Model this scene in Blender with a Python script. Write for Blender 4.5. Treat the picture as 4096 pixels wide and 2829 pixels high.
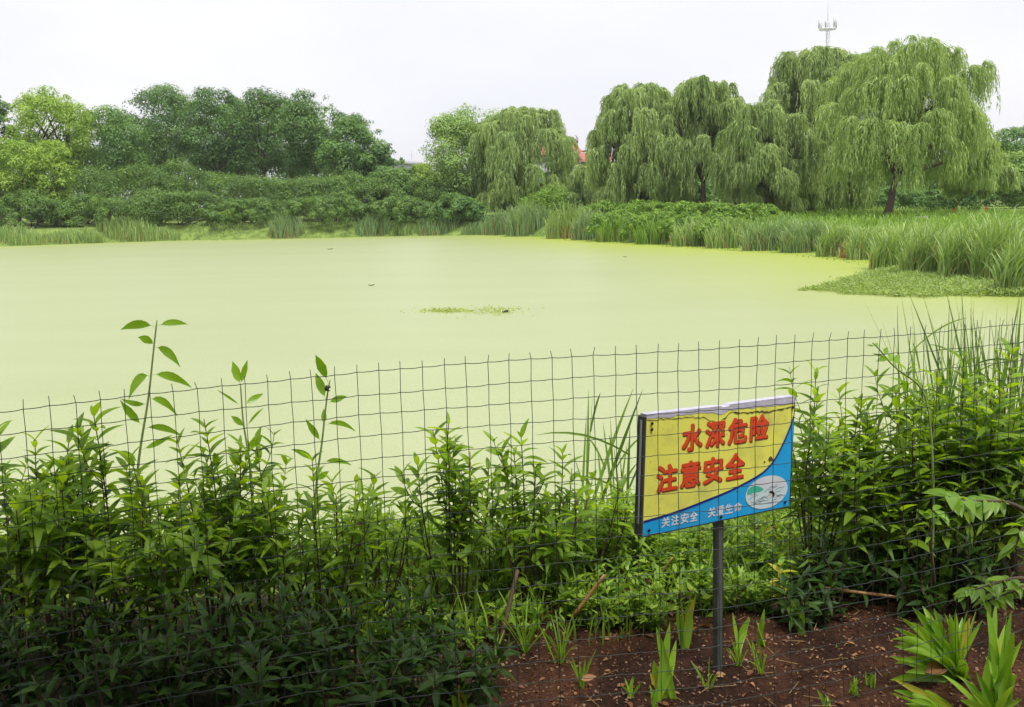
import bpy, math, random
import numpy as np
from mathutils import Matrix, Vector

for _o in list(bpy.data.objects):
    bpy.data.objects.remove(_o)
SC = bpy.context.scene
COL = SC.collection
R = math.radians

# ------------------------------------------------------------------ camera
EYE = np.array((0.0, 0.0, 1.65))
F = 4000.0                        # focal length in pixels of the 4096 px wide photograph
PITCH, ROLL = math.atan(614.5 / F), 0.021
_f = np.array((0, math.cos(PITCH), -math.sin(PITCH)))
_u0 = np.array((0, math.sin(PITCH), math.cos(PITCH)))
_r0 = np.array((1.0, 0, 0))
CR = math.cos(ROLL) * _r0 - math.sin(ROLL) * _u0
CU = math.sin(ROLL) * _r0 + math.cos(ROLL) * _u0
cam = bpy.data.objects.new('camera', bpy.data.cameras.new('camera'))
COL.objects.link(cam)
cam.data.sensor_width = 36.0
cam.data.lens = F / 4096 * 36.0
cam.data.clip_start, cam.data.clip_end = 0.05, 6000
M = Matrix.Identity(4)
for i in range(3):
    M[i][0], M[i][1], M[i][2], M[i][3] = CR[i], CU[i], -_f[i], EYE[i]
cam.matrix_world = M
SC.camera = cam

# ------------------------------------------------------------------ sky, sun, exposure
SUN_EL, SUN_AZ = 68.0, 150.0     # azimuth measured from the view direction, clockwise
W = bpy.data.worlds.new('World')
SC.world = W
W.use_nodes = True
nt = W.node_tree
nt.nodes.clear()
out = nt.nodes.new('ShaderNodeOutputWorld')
sky = nt.nodes.new('ShaderNodeTexSky')
sky.sky_type = 'NISHITA'
sky.sun_disc = False
sky.sun_elevation = R(SUN_EL)
sky.sun_rotation = R(SUN_AZ)
sky.dust_density = 3.0
bg1 = nt.nodes.new('ShaderNodeBackground')
bg1.inputs['Strength'].default_value = 0.05
nt.links.new(sky.outputs[0], bg1.inputs['Color'])
tc = nt.nodes.new('ShaderNodeTexCoord')
mp = nt.nodes.new('ShaderNodeMapping')
mp.inputs['Scale'].default_value = (1.0, 1.0, 2.6)
nt.links.new(tc.outputs['Generated'], mp.inputs[0])
nz = nt.nodes.new('ShaderNodeTexNoise')
nz.inputs['Scale'].default_value = 2.2
nz.inputs['Detail'].default_value = 5
nz.inputs['Roughness'].default_value = 0.5
nt.links.new(mp.outputs[0], nz.inputs['Vector'])
rp = nt.nodes.new('ShaderNodeValToRGB')
rp.color_ramp.elements[0].position = 0.36
rp.color_ramp.elements[0].color = (0.90, 0.905, 0.99, 1)
rp.color_ramp.elements[1].position = 0.66
rp.color_ramp.elements[1].color = (1.05, 1.035, 1.05, 1)
nt.links.new(nz.outputs['Fac'], rp.inputs[0])
bg2 = nt.nodes.new('ShaderNodeBackground')
bg2.inputs['Strength'].default_value = 0.385
nt.links.new(rp.outputs[0], bg2.inputs['Color'])
mx = nt.nodes.new('ShaderNodeMixShader')
mx.inputs[0].default_value = 0.88
nt.links.new(bg1.outputs[0], mx.inputs[1])
nt.links.new(bg2.outputs[0], mx.inputs[2])
nt.links.new(mx.outputs[0], out.inputs[0])

sun = bpy.data.objects.new('sun', bpy.data.lights.new('sun', 'SUN'))
COL.objects.link(sun)
sun.data.energy = 1.5
sun.data.angle = R(20)
sun.data.color = (1.0, 0.96, 0.88)
_sd = Vector((math.sin(R(SUN_AZ)) * math.cos(R(SUN_EL)), math.cos(R(SUN_AZ)) * math.cos(R(SUN_EL)), math.sin(R(SUN_EL))))
sun.rotation_euler = _sd.to_track_quat('Z', 'Y').to_euler()
sun.location = (0, 0, 60)

VS = SC.view_settings
VS.view_transform = 'Standard'
VS.look = 'None'
VS.gamma = 1.0
VS.exposure = 1.5
VS.use_curve_mapping = False
SC.render.engine = 'CYCLES'
SC.cycles.max_bounces = 6
SC.cycles.diffuse_bounces = 3
SC.cycles.transmission_bounces = 4
SC.cycles.use_denoising = True

# ------------------------------------------------------------------ helpers
def PX(x, y, d):
    """the point d metres in front of the camera seen at photograph pixel x, y"""
    return EYE + CR * ((x - 2048) / F * d) - CU * ((y - 1414.5) / F * d) + _f * d

WATER = -1.15
POND = np.array([(-90, 9), (-12, 6.9), (-3, 7.0), (0, 7.1), (2.6, 7.4), (4.2, 8.6), (6.5, 11), (11, 16), (15.5, 23), (15.5, 30),
                 (15.0, 36), (15.1, 40.6), (14.3, 47.6), (11.5, 54), (6.9, 64), (1.9, 76), (-1, 82), (-10, 84), (-19.6, 83.5),
                 (-28, 85), (-40, 79.5), (-60, 75), (-90, 70)], float)

def pond_dist(x, y):
    """signed distance to the shoreline, positive on land"""
    x = np.asarray(x, float); y = np.asarray(y, float)
    best = np.full(x.shape, 1e9); inside = np.zeros(x.shape, bool)
    n = len(POND)
    for i in range(n):
        ax, ay = POND[i]; bx, by = POND[(i + 1) % n]
        ex, ey = bx - ax, by - ay
        t = np.clip(((x - ax) * ex + (y - ay) * ey) / (ex * ex + ey * ey), 0, 1)
        best = np.minimum(best, np.hypot(x - ax - t * ex, y - ay - t * ey))
        c = (ay > y) != (by > y)
        inside ^= c & (x < (bx - ax) * (y - ay) / (by - ay + 1e-12) + ax)
    return np.where(inside, -best, best)

def wob(x, y, s, k=0.0):
    return (np.sin(x * s + 1.3 + k) * np.cos(y * s * 1.13 - 0.7 + k) + 0.5 * np.sin(x * s * 2.1 - y * s * 1.7 + k) + 0.3 * np.sin(x * s * 4.3 + y * s * 3.9 + 2 * k)) / 1.8

def H(x, y):
    x = np.asarray(x, float); y = np.asarray(y, float)
    d = pond_dist(x, y) + 0.18 * wob(x, y, 0.9)
    t = np.clip((d + 0.15) / 2.55, 0, 1)
    z = -1.28 + 1.28 * (t * t * (3 - 2 * t))
    z = np.where(d < 0, np.maximum(-1.75, -1.24 + d * 0.5), z)
    far = np.clip((y - 40) / 40, 0, 1)
    z = z + far * 0.25 * np.clip(d / 8, 0, 1) * (1 + wob(x, y, 0.12))
    near = np.clip(1 - np.hypot(x, y) / 16, 0, 1)
    z = z - 0.05 * np.clip(near * 2, 0, 1) + near * (0.012 * wob(x, y, 2.7) + 0.012 * wob(x, y, 9.0, 1.0) + 0.006 * wob(x, y, 23.0, 2.0))
    return z

def h1(x, y):
    return float(H(np.array([x]), np.array([y]))[0])

def mesh(name, V, Fc, mat=None, tint=None, smooth=False):
    me = bpy.data.meshes.new(name)
    V = np.asarray(V, np.float32).reshape(-1, 3); Fc = np.asarray(Fc, np.int32)
    k = Fc.shape[1]
    me.vertices.add(len(V)); me.vertices.foreach_set('co', V.ravel())
    me.loops.add(Fc.size); me.loops.foreach_set('vertex_index', Fc.ravel())
    me.polygons.add(len(Fc)); me.polygons.foreach_set('loop_start', np.arange(0, Fc.size, k, dtype=np.int32))
    if smooth:
        me.polygons.foreach_set('use_smooth', np.ones(len(Fc), bool))
    if tint is not None:
        a = me.attributes.new('tint', 'FLOAT', 'POINT'); a.data.foreach_set('value', np.asarray(tint, np.float32))
    me.update(calc_edges=True)
    if mat:
        me.materials.append(mat)
    return me

def mesh_py(name, V, Fc, mat=None, smooth=False):
    me = bpy.data.meshes.new(name); me.from_pydata([tuple(map(float, v)) for v in V], [], [tuple(map(int, f)) for f in Fc])
    if smooth:
        for p in me.polygons: p.use_smooth = True
    me.update()
    if mat: me.materials.append(mat)
    return me

def ob(name, me, parent=None, loc=None, mat4=None):
    o = bpy.data.objects.new(name, me); COL.objects.link(o)
    if parent: o.parent = parent
    if loc is not None: o.location = loc
    if mat4 is not None: o.matrix_basis = mat4
    return o

def tag(o, label=None, cat=None, group=None, kind=None):
    if label: o['label'] = label
    if cat: o['category'] = cat
    if group: o['group'] = group
    if kind: o['kind'] = kind
    return o

def thing(name, label, cat, loc, group=None):
    return tag(ob(name, None, loc=tuple(map(float, loc))), label, cat, group)

def unit(a):
    return a / (np.linalg.norm(a, axis=-1, keepdims=True) + 1e-9)

def quads(P, D, N, L, Wd, mid=0.45):
    """diamond leaves: base P, direction D, normal N, length L, width Wd -> V, F"""
    D = unit(D); S = unit(np.cross(D, N)); N = np.cross(S, D)
    L = np.asarray(L).reshape(-1, 1); Wd = np.asarray(Wd).reshape(-1, 1)
    m = P + D * L * mid
    V = np.stack([P, m + S * Wd / 2 + N * Wd * 0.15, P + D * L, m - S * Wd / 2 + N * Wd * 0.15], 1)
    return V.reshape(-1, 3), np.arange(len(P) * 4).reshape(-1, 4)

def join(parts):
    Vs, Fs, k = [], [], 0
    for V, Fc in parts:
        V = np.asarray(V, float).reshape(-1, 3)
        Vs.append(V); Fs.append(np.asarray(Fc) + k); k += len(V)
    return np.concatenate(Vs), np.concatenate(Fs)

def tube(path, rad, n=6, cap=True):
    path = np.asarray(path, float); m = len(path)
    rad = np.broadcast_to(np.asarray(rad, float), (m,))
    T = unit(np.gradient(path, axis=0))
    ref = np.array((0, 0, 1.0)) if abs(T[0][2]) < 0.9 else np.array((1.0, 0, 0))
    A = unit(np.cross(T, ref)); B = np.cross(T, A)
    a = np.arange(n) / n * 2 * np.pi
    V = path[:, None] + rad[:, None, None] * (np.cos(a)[None, :, None] * A[:, None] + np.sin(a)[None, :, None] * B[:, None])
    i, j = np.meshgrid(np.arange(m - 1), np.arange(n), indexing='ij')
    i, j = i.ravel(), j.ravel(); j2 = (j + 1) % n
    Fc = np.stack([i * n + j, i * n + j2, (i + 1) * n + j2, (i + 1) * n + j], 1)
    V = V.reshape(-1, 3)
    if cap:
        c0, c1 = len(V), len(V) + 1
        V = np.concatenate([V, path[:1], path[-1:]])
        e = []
        for q in range(0, n, 2):
            e.append((c0, (q + 2) % n, (q + 1) % n, q)); b = (m - 1) * n
            e.append((c1, b + q, b + (q + 1) % n, b + (q + 2) % n))
        Fc = np.concatenate([Fc, np.array(e)])
    return V, Fc

def box(x0, x1, y0, y1, z0, z1):
    V = [(x, y, z) for z in (z0, z1) for y in (y0, y1) for x in (x0, x1)]
    return np.array(V, float), np.array([(0, 2, 3, 1), (4, 5, 7, 6), (0, 1, 5, 4), (2, 6, 7, 3), (0, 4, 6, 2), (1, 3, 7, 5)])

def bez(a, b, c, n=8):
    t = np.linspace(0, 1, n)[:, None]
    return (1 - t) ** 2 * np.asarray(a, float) + 2 * t * (1 - t) * np.asarray(b, float) + t * t * np.asarray(c, float)

# ------------------------------------------------------------------ materials
def new_mat(name):
    m = bpy.data.materials.new(name); m.use_nodes = True
    return m, m.node_tree, m.node_tree.nodes['Principled BSDF'], m.node_tree.nodes['Material Output']

def plain(name, col, rough=0.6, metal=0.0, spec=0.5, noise=0.0, nscale=30.0, bump=0.0, col2=None):
    m, t, b, o = new_mat(name)
    b.inputs['Base Color'].default_value = (*col, 1); b.inputs['Roughness'].default_value = rough
    b.inputs['Metallic'].default_value = metal; b.inputs['Specular IOR Level'].default_value = spec
    if noise or bump or col2:
        g = t.nodes.new('ShaderNodeTexCoord'); n = t.nodes.new('ShaderNodeTexNoise')
        n.inputs['Scale'].default_value = nscale; n.inputs['Detail'].default_value = 6
        t.links.new(g.outputs['Object'], n.inputs['Vector'])
        r = t.nodes.new('ShaderNodeValToRGB')
        c2 = col2 or tuple(c * (1 - noise) for c in col)
        r.color_ramp.elements[0].position = 0.32; r.color_ramp.elements[1].position = 0.68
        r.color_ramp.elements[0].color = (*c2, 1); r.color_ramp.elements[1].color = (*col, 1)
        t.links.new(n.outputs['Fac'], r.inputs[0]); t.links.new(r.outputs[0], b.inputs['Base Color'])
        if bump:
            bp = t.nodes.new('ShaderNodeBump'); bp.inputs['Strength'].default_value = bump; bp.inputs['Distance'].default_value = 0.02
            t.links.new(n.outputs['Fac'], bp.inputs['Height']); t.links.new(bp.outputs[0], b.inputs['Normal'])
    return m

def leafmat(name, dark, light, trans=0.35, rough=0.5, spec=0.35, per_object=False, tcol=None):
    m, t, b, o = new_mat(name)
    if per_object:
        oi = t.nodes.new('ShaderNodeObjectInfo'); src = oi.outputs['Random']
    else:
        at = t.nodes.new('ShaderNodeAttribute'); at.attribute_name = 'tint'; src = at.outputs['Fac']
    r = t.nodes.new('ShaderNodeValToRGB')
    r.color_ramp.elements[0].color = (*dark, 1); r.color_ramp.elements[1].color = (*light, 1)
    t.links.new(src, r.inputs[0]); t.links.new(r.outputs[0], b.inputs['Base Color'])
    b.inputs['Roughness'].default_value = rough; b.inputs['Specular IOR Level'].default_value = spec
    tr = t.nodes.new('ShaderNodeBsdfTranslucent')
    mc = t.nodes.new('ShaderNodeMix'); mc.data_type = 'RGBA'; mc.blend_type = 'MULTIPLY'
    mc.inputs['Factor'].default_value = 1.0
    mc.inputs['B'].default_value = (*(tcol or (1.5, 1.45, 0.55)), 1)
    t.links.new(r.outputs[0], mc.inputs['A']); t.links.new(mc.outputs['Result'], tr.inputs['Color'])
    mxs = t.nodes.new('ShaderNodeMixShader'); mxs.inputs[0].default_value = trans
    t.links.new(b.outputs[0], mxs.inputs[1]); t.links.new(tr.outputs[0], mxs.inputs[2])
    t.links.new(mxs.outputs[0], o.inputs['Surface'])
    return m

MAT = dict(
    dark_leaf=leafmat('dark_tree_leaves', (0.052, 0.125, 0.042), (0.185, 0.325, 0.088)),
    mid_leaf=leafmat('mid_tree_leaves', (0.075, 0.17, 0.05), (0.21, 0.36, 0.09)),
    lime_leaf=leafmat('lime_tree_leaves', (0.18, 0.31, 0.045), (0.37, 0.52, 0.09)),
    fluffy=leafmat('fluffy_tree_leaves', (0.165, 0.295, 0.068), (0.35, 0.495, 0.15)),
    bush_leaf=leafmat('thicket_leaves', (0.070, 0.150, 0.038), (0.205, 0.335, 0.078)),
    willow_leaf=leafmat('willow_leaves', (0.195, 0.300, 0.092), (0.42, 0.535, 0.21)),
    willow_light=leafmat('pale_willow_leaves', (0.215, 0.325, 0.09), (0.42, 0.545, 0.195)),
    reed=leafmat('reed_blades', (0.16, 0.275, 0.075), (0.40, 0.53, 0.19), trans=0.3),
    reed_blue=leafmat('bluish_reed_blades', (0.14, 0.25, 0.10), (0.33, 0.45, 0.21), trans=0.3),
    reed_dry=leafmat('dry_reed_blades', (0.30, 0.20, 0.08), (0.48, 0.40, 0.18), trans=0.25, tcol=(1.2, 1.0, 0.6)),
    weed=leafmat('bank_weed_leaves', (0.10, 0.22, 0.03), (0.30, 0.46, 0.08)),
    raft_weed=leafmat('raft_weed_leaves', (0.26, 0.34, 0.07), (0.42, 0.50, 0.16)),
    mat_weed=leafmat('floating_weed_leaves', (0.18, 0.28, 0.07), (0.38, 0.48, 0.17)),
    shrub=leafmat('shrub_leaves', (0.085, 0.175, 0.012), (0.27, 0.42, 0.032), trans=0.5, rough=0.44, spec=0.35, per_object=True, tcol=(1.9, 1.75, 0.4)),
    shrub_mass=leafmat('shrub_leaf_mass', (0.08, 0.165, 0.012), (0.25, 0.39, 0.03), trans=0.5, rough=0.44, spec=0.35, tcol=(1.9, 1.75, 0.4)),
    deep=leafmat('shaded_deep_green_leaves', (0.016, 0.048, 0.006), (0.048, 0.105, 0.012), trans=0.35, rough=0.5, spec=0.25, per_object=True),  # deep green, darkened further to stand in for shade low in the hedge
    shaded_mass=leafmat('shaded_deep_green_leaf_mass', (0.015, 0.045, 0.006), (0.045, 0.098, 0.011), trans=0.35, rough=0.5, spec=0.25),
    fresh=leafmat('fresh_shoot_leaves', (0.16, 0.31, 0.03), (0.25, 0.43, 0.05), trans=0.45, rough=0.36, spec=0.5, per_object=True, tcol=(1.9, 1.75, 0.4)),
    iris=leafmat('sword_leaves', (0.16, 0.33, 0.025), (0.30, 0.48, 0.045), trans=0.35, rough=0.36, spec=0.5, per_object=True),
    yellow=leafmat('yellowing_leaves', (0.36, 0.34, 0.04), (0.50, 0.46, 0.06), trans=0.4, per_object=True),
    near_reed=leafmat('near_reed_blades', (0.10, 0.20, 0.04), (0.26, 0.38, 0.08), trans=0.3, per_object=True),
    under=leafmat('ground_plant_leaves', (0.05, 0.14, 0.014), (0.33, 0.48, 0.055), trans=0.4),
    under_dark=leafmat('low_plant_leaves', (0.05, 0.15, 0.03), (0.10, 0.24, 0.05), trans=0.35, rough=0.4),
    shade_canopy=leafmat('added_canopy_leaves', (0.04, 0.10, 0.02), (0.09, 0.18, 0.04), trans=0.2),
    deadleaf=leafmat('dead_leaves', (0.16, 0.06, 0.025), (0.42, 0.22, 0.09), trans=0.15, per_object=True, tcol=(1, .8, .6)),
    bark=plain('bark', (0.10, 0.075, 0.055), 0.9, noise=0.5, nscale=3.0, bump=0.6),
    stem=plain('shrub_stems', (0.10, 0.065, 0.035), 0.75, noise=0.4, nscale=40),
    green_stem=plain('green_stems', (0.20, 0.28, 0.07), 0.55, noise=0.3, nscale=60),
    wire=plain('coated_wire', (0.035, 0.05, 0.045), 0.42, spec=0.5, noise=0.3, nscale=90),
    straw=plain('dry_straw', (0.42, 0.27, 0.12), 0.8, noise=0.5, nscale=50),
    bamboo=plain('bamboo_stick', (0.42, 0.22, 0.08), 0.55, noise=0.5, nscale=25),
    rock=plain('grey_rock', (0.36, 0.33, 0.33), 0.9, noise=0.4, nscale=4, bump=0.5),
)

# ------------------------------------------------------------------ ground and pond
def axis(breaks):
    """breaks: (start, end, step) runs joined into one coordinate list"""
    c = []
    for a, b, s in breaks:
        n = max(1, int(round((b - a) / s))); c += list(a + (b - a) * np.arange(n) / n)
    return np.array(c + [breaks[-1][1]])

def ground_material():
    m, t, b, o = new_mat('earth_and_turf')
    b.inputs['Roughness'].default_value = 0.95; b.inputs['Specular IOR Level'].default_value = 0.2
    g = t.nodes.new('ShaderNodeNewGeometry')
    def noise(scale, det=6, rough=0.6):
        n = t.nodes.new('ShaderNodeTexNoise'); n.inputs['Scale'].default_value = scale; n.inputs['Detail'].default_value = det
        n.inputs['Roughness'].default_value = rough
        t.links.new(g.outputs['Position'], n.inputs['Vector']); return n.outputs['Fac']
    def ramp(f, a, ca, bb, cb):
        r = t.nodes.new('ShaderNodeValToRGB'); e = r.color_ramp.elements
        e[0].position, e[0].color, e[1].position, e[1].color = a, (*ca, 1), bb, (*cb, 1)
        t.links.new(f, r.inputs[0]); return r.outputs[0]
    def mix(f, a, bb):
        x = t.nodes.new('ShaderNodeMix'); x.data_type = 'RGBA'
        if isinstance(f, float): x.inputs['Factor'].default_value = f
        else: t.links.new(f, x.inputs['Factor'])
        t.links.new(a, x.inputs['A']); t.links.new(bb, x.inputs['B']); return x.outputs['Result']
    soil = ramp(noise(9.0, 9, 0.72), 0.3, (0.045, 0.018, 0.010), 0.72, (0.17, 0.075, 0.040))
    crumbs = ramp(noise(70.0, 3), 0.50, (0.035, 0.014, 0.009), 0.64, (0.22, 0.11, 0.06))
    soil = mix(0.35, soil, crumbs)
    damp = ramp(noise(2.3, 5), 0.42, (0.36, 0.33, 0.33), 0.60, (0.95, 0.88, 0.82))
    dm = t.nodes.new('ShaderNodeMix'); dm.data_type = 'RGBA'; dm.blend_type = 'MULTIPLY'; dm.inputs['Factor'].default_value = 1.0
    t.links.new(soil, dm.inputs['A']); t.links.new(damp, dm.inputs['B']); soil = dm.outputs['Result']
    turf = ramp(noise(1.5, 8), 0.35, (0.09, 0.14, 0.03), 0.7, (0.24, 0.33, 0.08))
    sx = t.nodes.new('ShaderNodeSeparateXYZ'); t.links.new(g.outputs['Position'], sx.inputs[0])
    humus = ramp(noise(14.0, 8, 0.7), 0.35, (0.022, 0.020, 0.010), 0.7, (0.075, 0.068, 0.028))
    wig = t.nodes.new('ShaderNodeMath'); wig.operation = 'MULTIPLY_ADD'; wig.inputs[1].default_value = 1.2; wig.inputs[2].default_value = -0.6
    t.links.new(noise(1.6, 4), wig.inputs[0])
    def band(sock, lo, hi):
        ad = t.nodes.new('ShaderNodeMath'); ad.operation = 'ADD'; t.links.new(sock, ad.inputs[0]); t.links.new(wig.outputs[0], ad.inputs[1])
        q = t.nodes.new('ShaderNodeMapRange'); q.inputs[1].default_value = lo; q.inputs[2].default_value = hi
        t.links.new(ad.outputs[0], q.inputs[0]); return q.outputs[0]
    near = mix(band(sx.outputs['X'], -0.55, -0.10), humus, soil)
    near = mix(band(sx.outputs['Y'], 4.1, 4.7), near, humus)
    t.links.new(mix(band(sx.outputs['Y'], 6.0, 9.0), near, turf), b.inputs['Base Color'])
    bp = t.nodes.new('ShaderNodeBump'); bp.inputs['Strength'].default_value = 0.9; bp.inputs['Distance'].default_value = 0.03
    t.links.new(noise(38.0, 8, 0.7), bp.inputs['Height']); t.links.new(bp.outputs[0], b.inputs['Normal'])
    return m

gx = axis([(-2500, -300, 220), (-300, -90, 15), (-90, -12, 2.0), (-12, -3, 0.3), (-3, 4, 0.035), (4, 24, 0.35), (24, 90, 2.0), (90, 300, 15), (300, 2500, 220)])
gy = axis([(-200, -10, 19), (-10, 2.6, 0.6), (2.6, 7.6, 0.035), (7.6, 24, 0.4), (24, 120, 1.2), (120, 400, 14), (400, 4000, 300)])
X, Y = np.meshgrid(gx, gy, indexing='ij')
Zg = H(X.ravel(), Y.ravel())
nxg, nyg = len(gx), len(gy)
ii, jj = np.meshgrid(np.arange(nxg - 1), np.arange(nyg - 1), indexing='ij')
a0 = (ii * nyg + jj).ravel()
tag(ob('ground', mesh('ground', np.stack([X.ravel(), Y.ravel(), Zg], 1), np.stack([a0, a0 + nyg, a0 + nyg + 1, a0 + 1], 1), ground_material(), smooth=True)), kind='structure')

def pond_material():
    m, t, b, o = new_mat('duckweed_film')
    g = t.nodes.new('ShaderNodeNewGeometry')
    mpn = t.nodes.new('ShaderNodeMapping'); mpn.inputs['Scale'].default_value = (0.08, 0.30, 1)
    t.links.new(g.outputs['Position'], mpn.inputs[0])
    n1 = t.nodes.new('ShaderNodeTexNoise'); n1.inputs['Scale'].default_value = 1.0; n1.inputs['Detail'].default_value = 7; n1.inputs['Roughness'].default_value = 0.62
    t.links.new(mpn.outputs[0], n1.inputs['Vector'])
    r = t.nodes.new('ShaderNodeValToRGB'); e = r.color_ramp.elements
    e[0].position, e[0].color = 0.30, (0.315, 0.358, 0.168, 1)
    e[1].position, e[1].color = 0.72, (0.352, 0.393, 0.198, 1)
    t.links.new(n1.outputs['Fac'], r.inputs[0])
    n2 = t.nodes.new('ShaderNodeTexNoise'); n2.inputs['Scale'].default_value = 55.0; n2.inputs['Detail'].default_value = 2
    t.links.new(g.outputs['Position'], n2.inputs['Vector'])
    r2 = t.nodes.new('ShaderNodeValToRGB'); e = r2.color_ramp.elements
    e[0].position, e[0].color, e[1].position, e[1].color = 0.34, (0.66, 0.72, 0.52, 1), 0.52, (1, 1, 1, 1)
    t.links.new(n2.outputs['Fac'], r2.inputs[0])
    x = t.nodes.new('ShaderNodeMix'); x.data_type = 'RGBA'; x.blend_type = 'MULTIPLY'; x.inputs['Factor'].default_value = 0.7
    at = t.nodes.new('ShaderNodeAttribute'); at.attribute_name = 'tint'
    th = t.nodes.new('ShaderNodeMix'); th.data_type = 'RGBA'; th.inputs['B'].default_value = (0.36, 0.43, 0.05, 1)
    t.links.new(at.outputs['Fac'], th.inputs['Factor']); t.links.new(r.outputs[0], th.inputs['A'])
    t.links.new(th.outputs['Result'], x.inputs['A']); t.links.new(r2.outputs[0], x.inputs['B'])
    t.links.new(x.outputs['Result'], b.inputs['Base Color'])
    b.inputs['Roughness'].default_value = 0.40; b.inputs['Specular IOR Level'].default_value = 0.5
    bp = t.nodes.new('ShaderNodeBump'); bp.inputs['Strength'].default_value = 0.12; bp.inputs['Distance'].default_value = 0.01
    t.links.new(n2.outputs['Fac'], bp.inputs['Height']); t.links.new(bp.outputs[0], b.inputs['Normal'])
    return m
wx = np.linspace(-95, 22, 118); wy = np.linspace(4, 92, 89)
WX, WY = np.meshgrid(wx, wy, indexing='ij'); WX, WY = WX.ravel(), WY.ravel()
dsh = np.full(WX.shape, 1e9)
for i_ in range(9, 22):                     # metres from the far shore, where the wind packs the duckweed thick
    (ax, ay), (bx_, by_) = POND[i_], POND[i_ + 1]
    t_ = np.clip(((WX - ax) * (bx_ - ax) + (WY - ay) * (by_ - ay)) / ((bx_ - ax) ** 2 + (by_ - ay) ** 2), 0, 1)
    dsh = np.minimum(dsh, np.hypot(WX - ax - t_ * (bx_ - ax), WY - ay - t_ * (by_ - ay)))
reachw = np.interp(WX, [-60, -15, 0, 12, 20], [7, 8, 12, 13, 10])
dens = np.clip(1 - dsh / reachw, 0, 1) ** 1.3 * np.interp(WX, [-60, -5, 4], [0.45, 0.5, 1.0])
ii, jj = np.meshgrid(np.arange(len(wx) - 1), np.arange(len(wy) - 1), indexing='ij'); a0 = (ii * len(wy) + jj).ravel(); ny_ = len(wy)
tag(ob('pond_water', mesh('pond_water', np.stack([WX, WY, np.full(WX.shape, WATER)], 1), np.stack([a0, a0 + ny_, a0 + ny_ + 1, a0 + 1], 1), pond_material(), dens)), kind='structure')

# ------------------------------------------------------------------ trees
def rdir(rng, n):
    return unit(rng.normal(size=(n, 3)))

def clump_leaves(rng, C, rad, per, size, flat=0.75, asp=0.55):
    """leaves on the shells of clumps C (k,3) of radius rad (k,)"""
    k = len(C); idx = np.repeat(np.arange(k), per); n = len(idx)
    q = rdir(rng, n); q[:, 2] += 0.35; q = unit(q)
    P = C[idx] + q * (rad[idx] * (0.62 + 0.46 * rng.random(n)))[:, None] * np.array((1, 1, flat))
    N = unit(q * 0.95 + np.array((0, 0, 0.40)) + rng.normal(size=(n, 3)) * 0.26)
    D = unit(np.cross(N, rdir(rng, n)) + np.array((0, 0, -0.25)))
    L = size * (0.65 + 0.7 * rng.random(n))
    V, Fc = quads(P, D, N, L, L * asp)
    tint = np.clip(0.5 + 0.7 * (rng.random(k)[idx] - 0.5) + 0.5 * (rng.random(n) - 0.5), 0, 1)
    return V, Fc, np.repeat(tint, 4)

def limb_paths(rng, base, hub, ends, r0):
    parts = [tube(bez(base, (base + hub) / 2 + np.append(rng.normal(size=2) * 0.12, 0), hub, 7), np.linspace(r0, r0 * 0.62, 7), 8)]
    for e in ends:
        midp = hub + (e - hub) * 0.5 + np.array((0, 0, 0.18 * np.linalg.norm(e - hub)))
        parts.append(tube(bez(hub, midp, e, 7), np.linspace(r0 * 0.5, r0 * 0.08, 7), 5))
    return parts

def broad_tree(name, label, x, top, hw, d, mat, seed, group=None, bot=0.34, size=0.24, nleaf=9000, trunks=1, tall=1.0, cat='tree', depthf=0.85, blobs=64):
    rng = np.random.default_rng(seed)
    T = PX(x, top, d); gz = h1(T[0], T[1]) - 0.05
    ht = T[2] - gz; rx = hw * d / F
    root = thing(name, label, cat, (T[0], T[1], gz), group)
    rx *= 1.12; bot = max(0.03, bot - 0.10)
    rz = ht * (1 - bot) / 2; cz = ht - rz
    k = blobs
    q = rdir(rng, k); fr = 0.46 + 0.40 * rng.random(k) ** 0.5
    C = q * fr[:, None] * np.array((rx, rx * depthf, rz)) + np.array((0, 0, cz))
    rad = rx * (0.21 + 0.15 * rng.random(k))
    C[:, 2] = np.minimum(C[:, 2], ht - rad * 0.72)
    # a rounded crown: lower clumps drawn in a little
    low = np.clip((cz - C[:, 2]) / rz, 0, 1); C[:, :2] *= (1 - 0.18 * low)[:, None]
    V, Fc, ti = clump_leaves(rng, C, rad, max(8, int(nleaf * 1.9) // k), size)
    # loose sprigs that break the outline
    m = 40; q2 = rdir(rng, m); q2[:, 2] = np.abs(q2[:, 2]) * 0.9
    C2 = q2 * np.array((rx, rx * depthf, rz)) * (0.90 + 0.14 * rng.random(m))[:, None] + np.array((0, 0, cz))
    V2, F2, t2 = clump_leaves(rng, C2, rx * (0.06 + 0.08 * rng.random(m)), 26, size * 0.85)
    V, Fc = join([(V, Fc), (V2, F2)]); ti = np.concatenate([ti, t2])
    ob('crown', mesh('crown', V, Fc, mat, ti), root)
    for j in range(trunks):
        off = np.append(rng.normal(size=2) * (0.0 if trunks == 1 else rx * 0.3), 0)
        hub = np.array((0, 0, ht * (bot + 0.08))) + off * 1.4
        ends = C[rng.choice(k, 7, replace=False)]
        V, Fc = join(limb_paths(rng, off + np.array((0, 0, -0.1)), hub, ends, 0.018 * ht + 0.03))
        ob('trunk', mesh('trunk', V, Fc, MAT['bark'], smooth=True), root)
    return root

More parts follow.
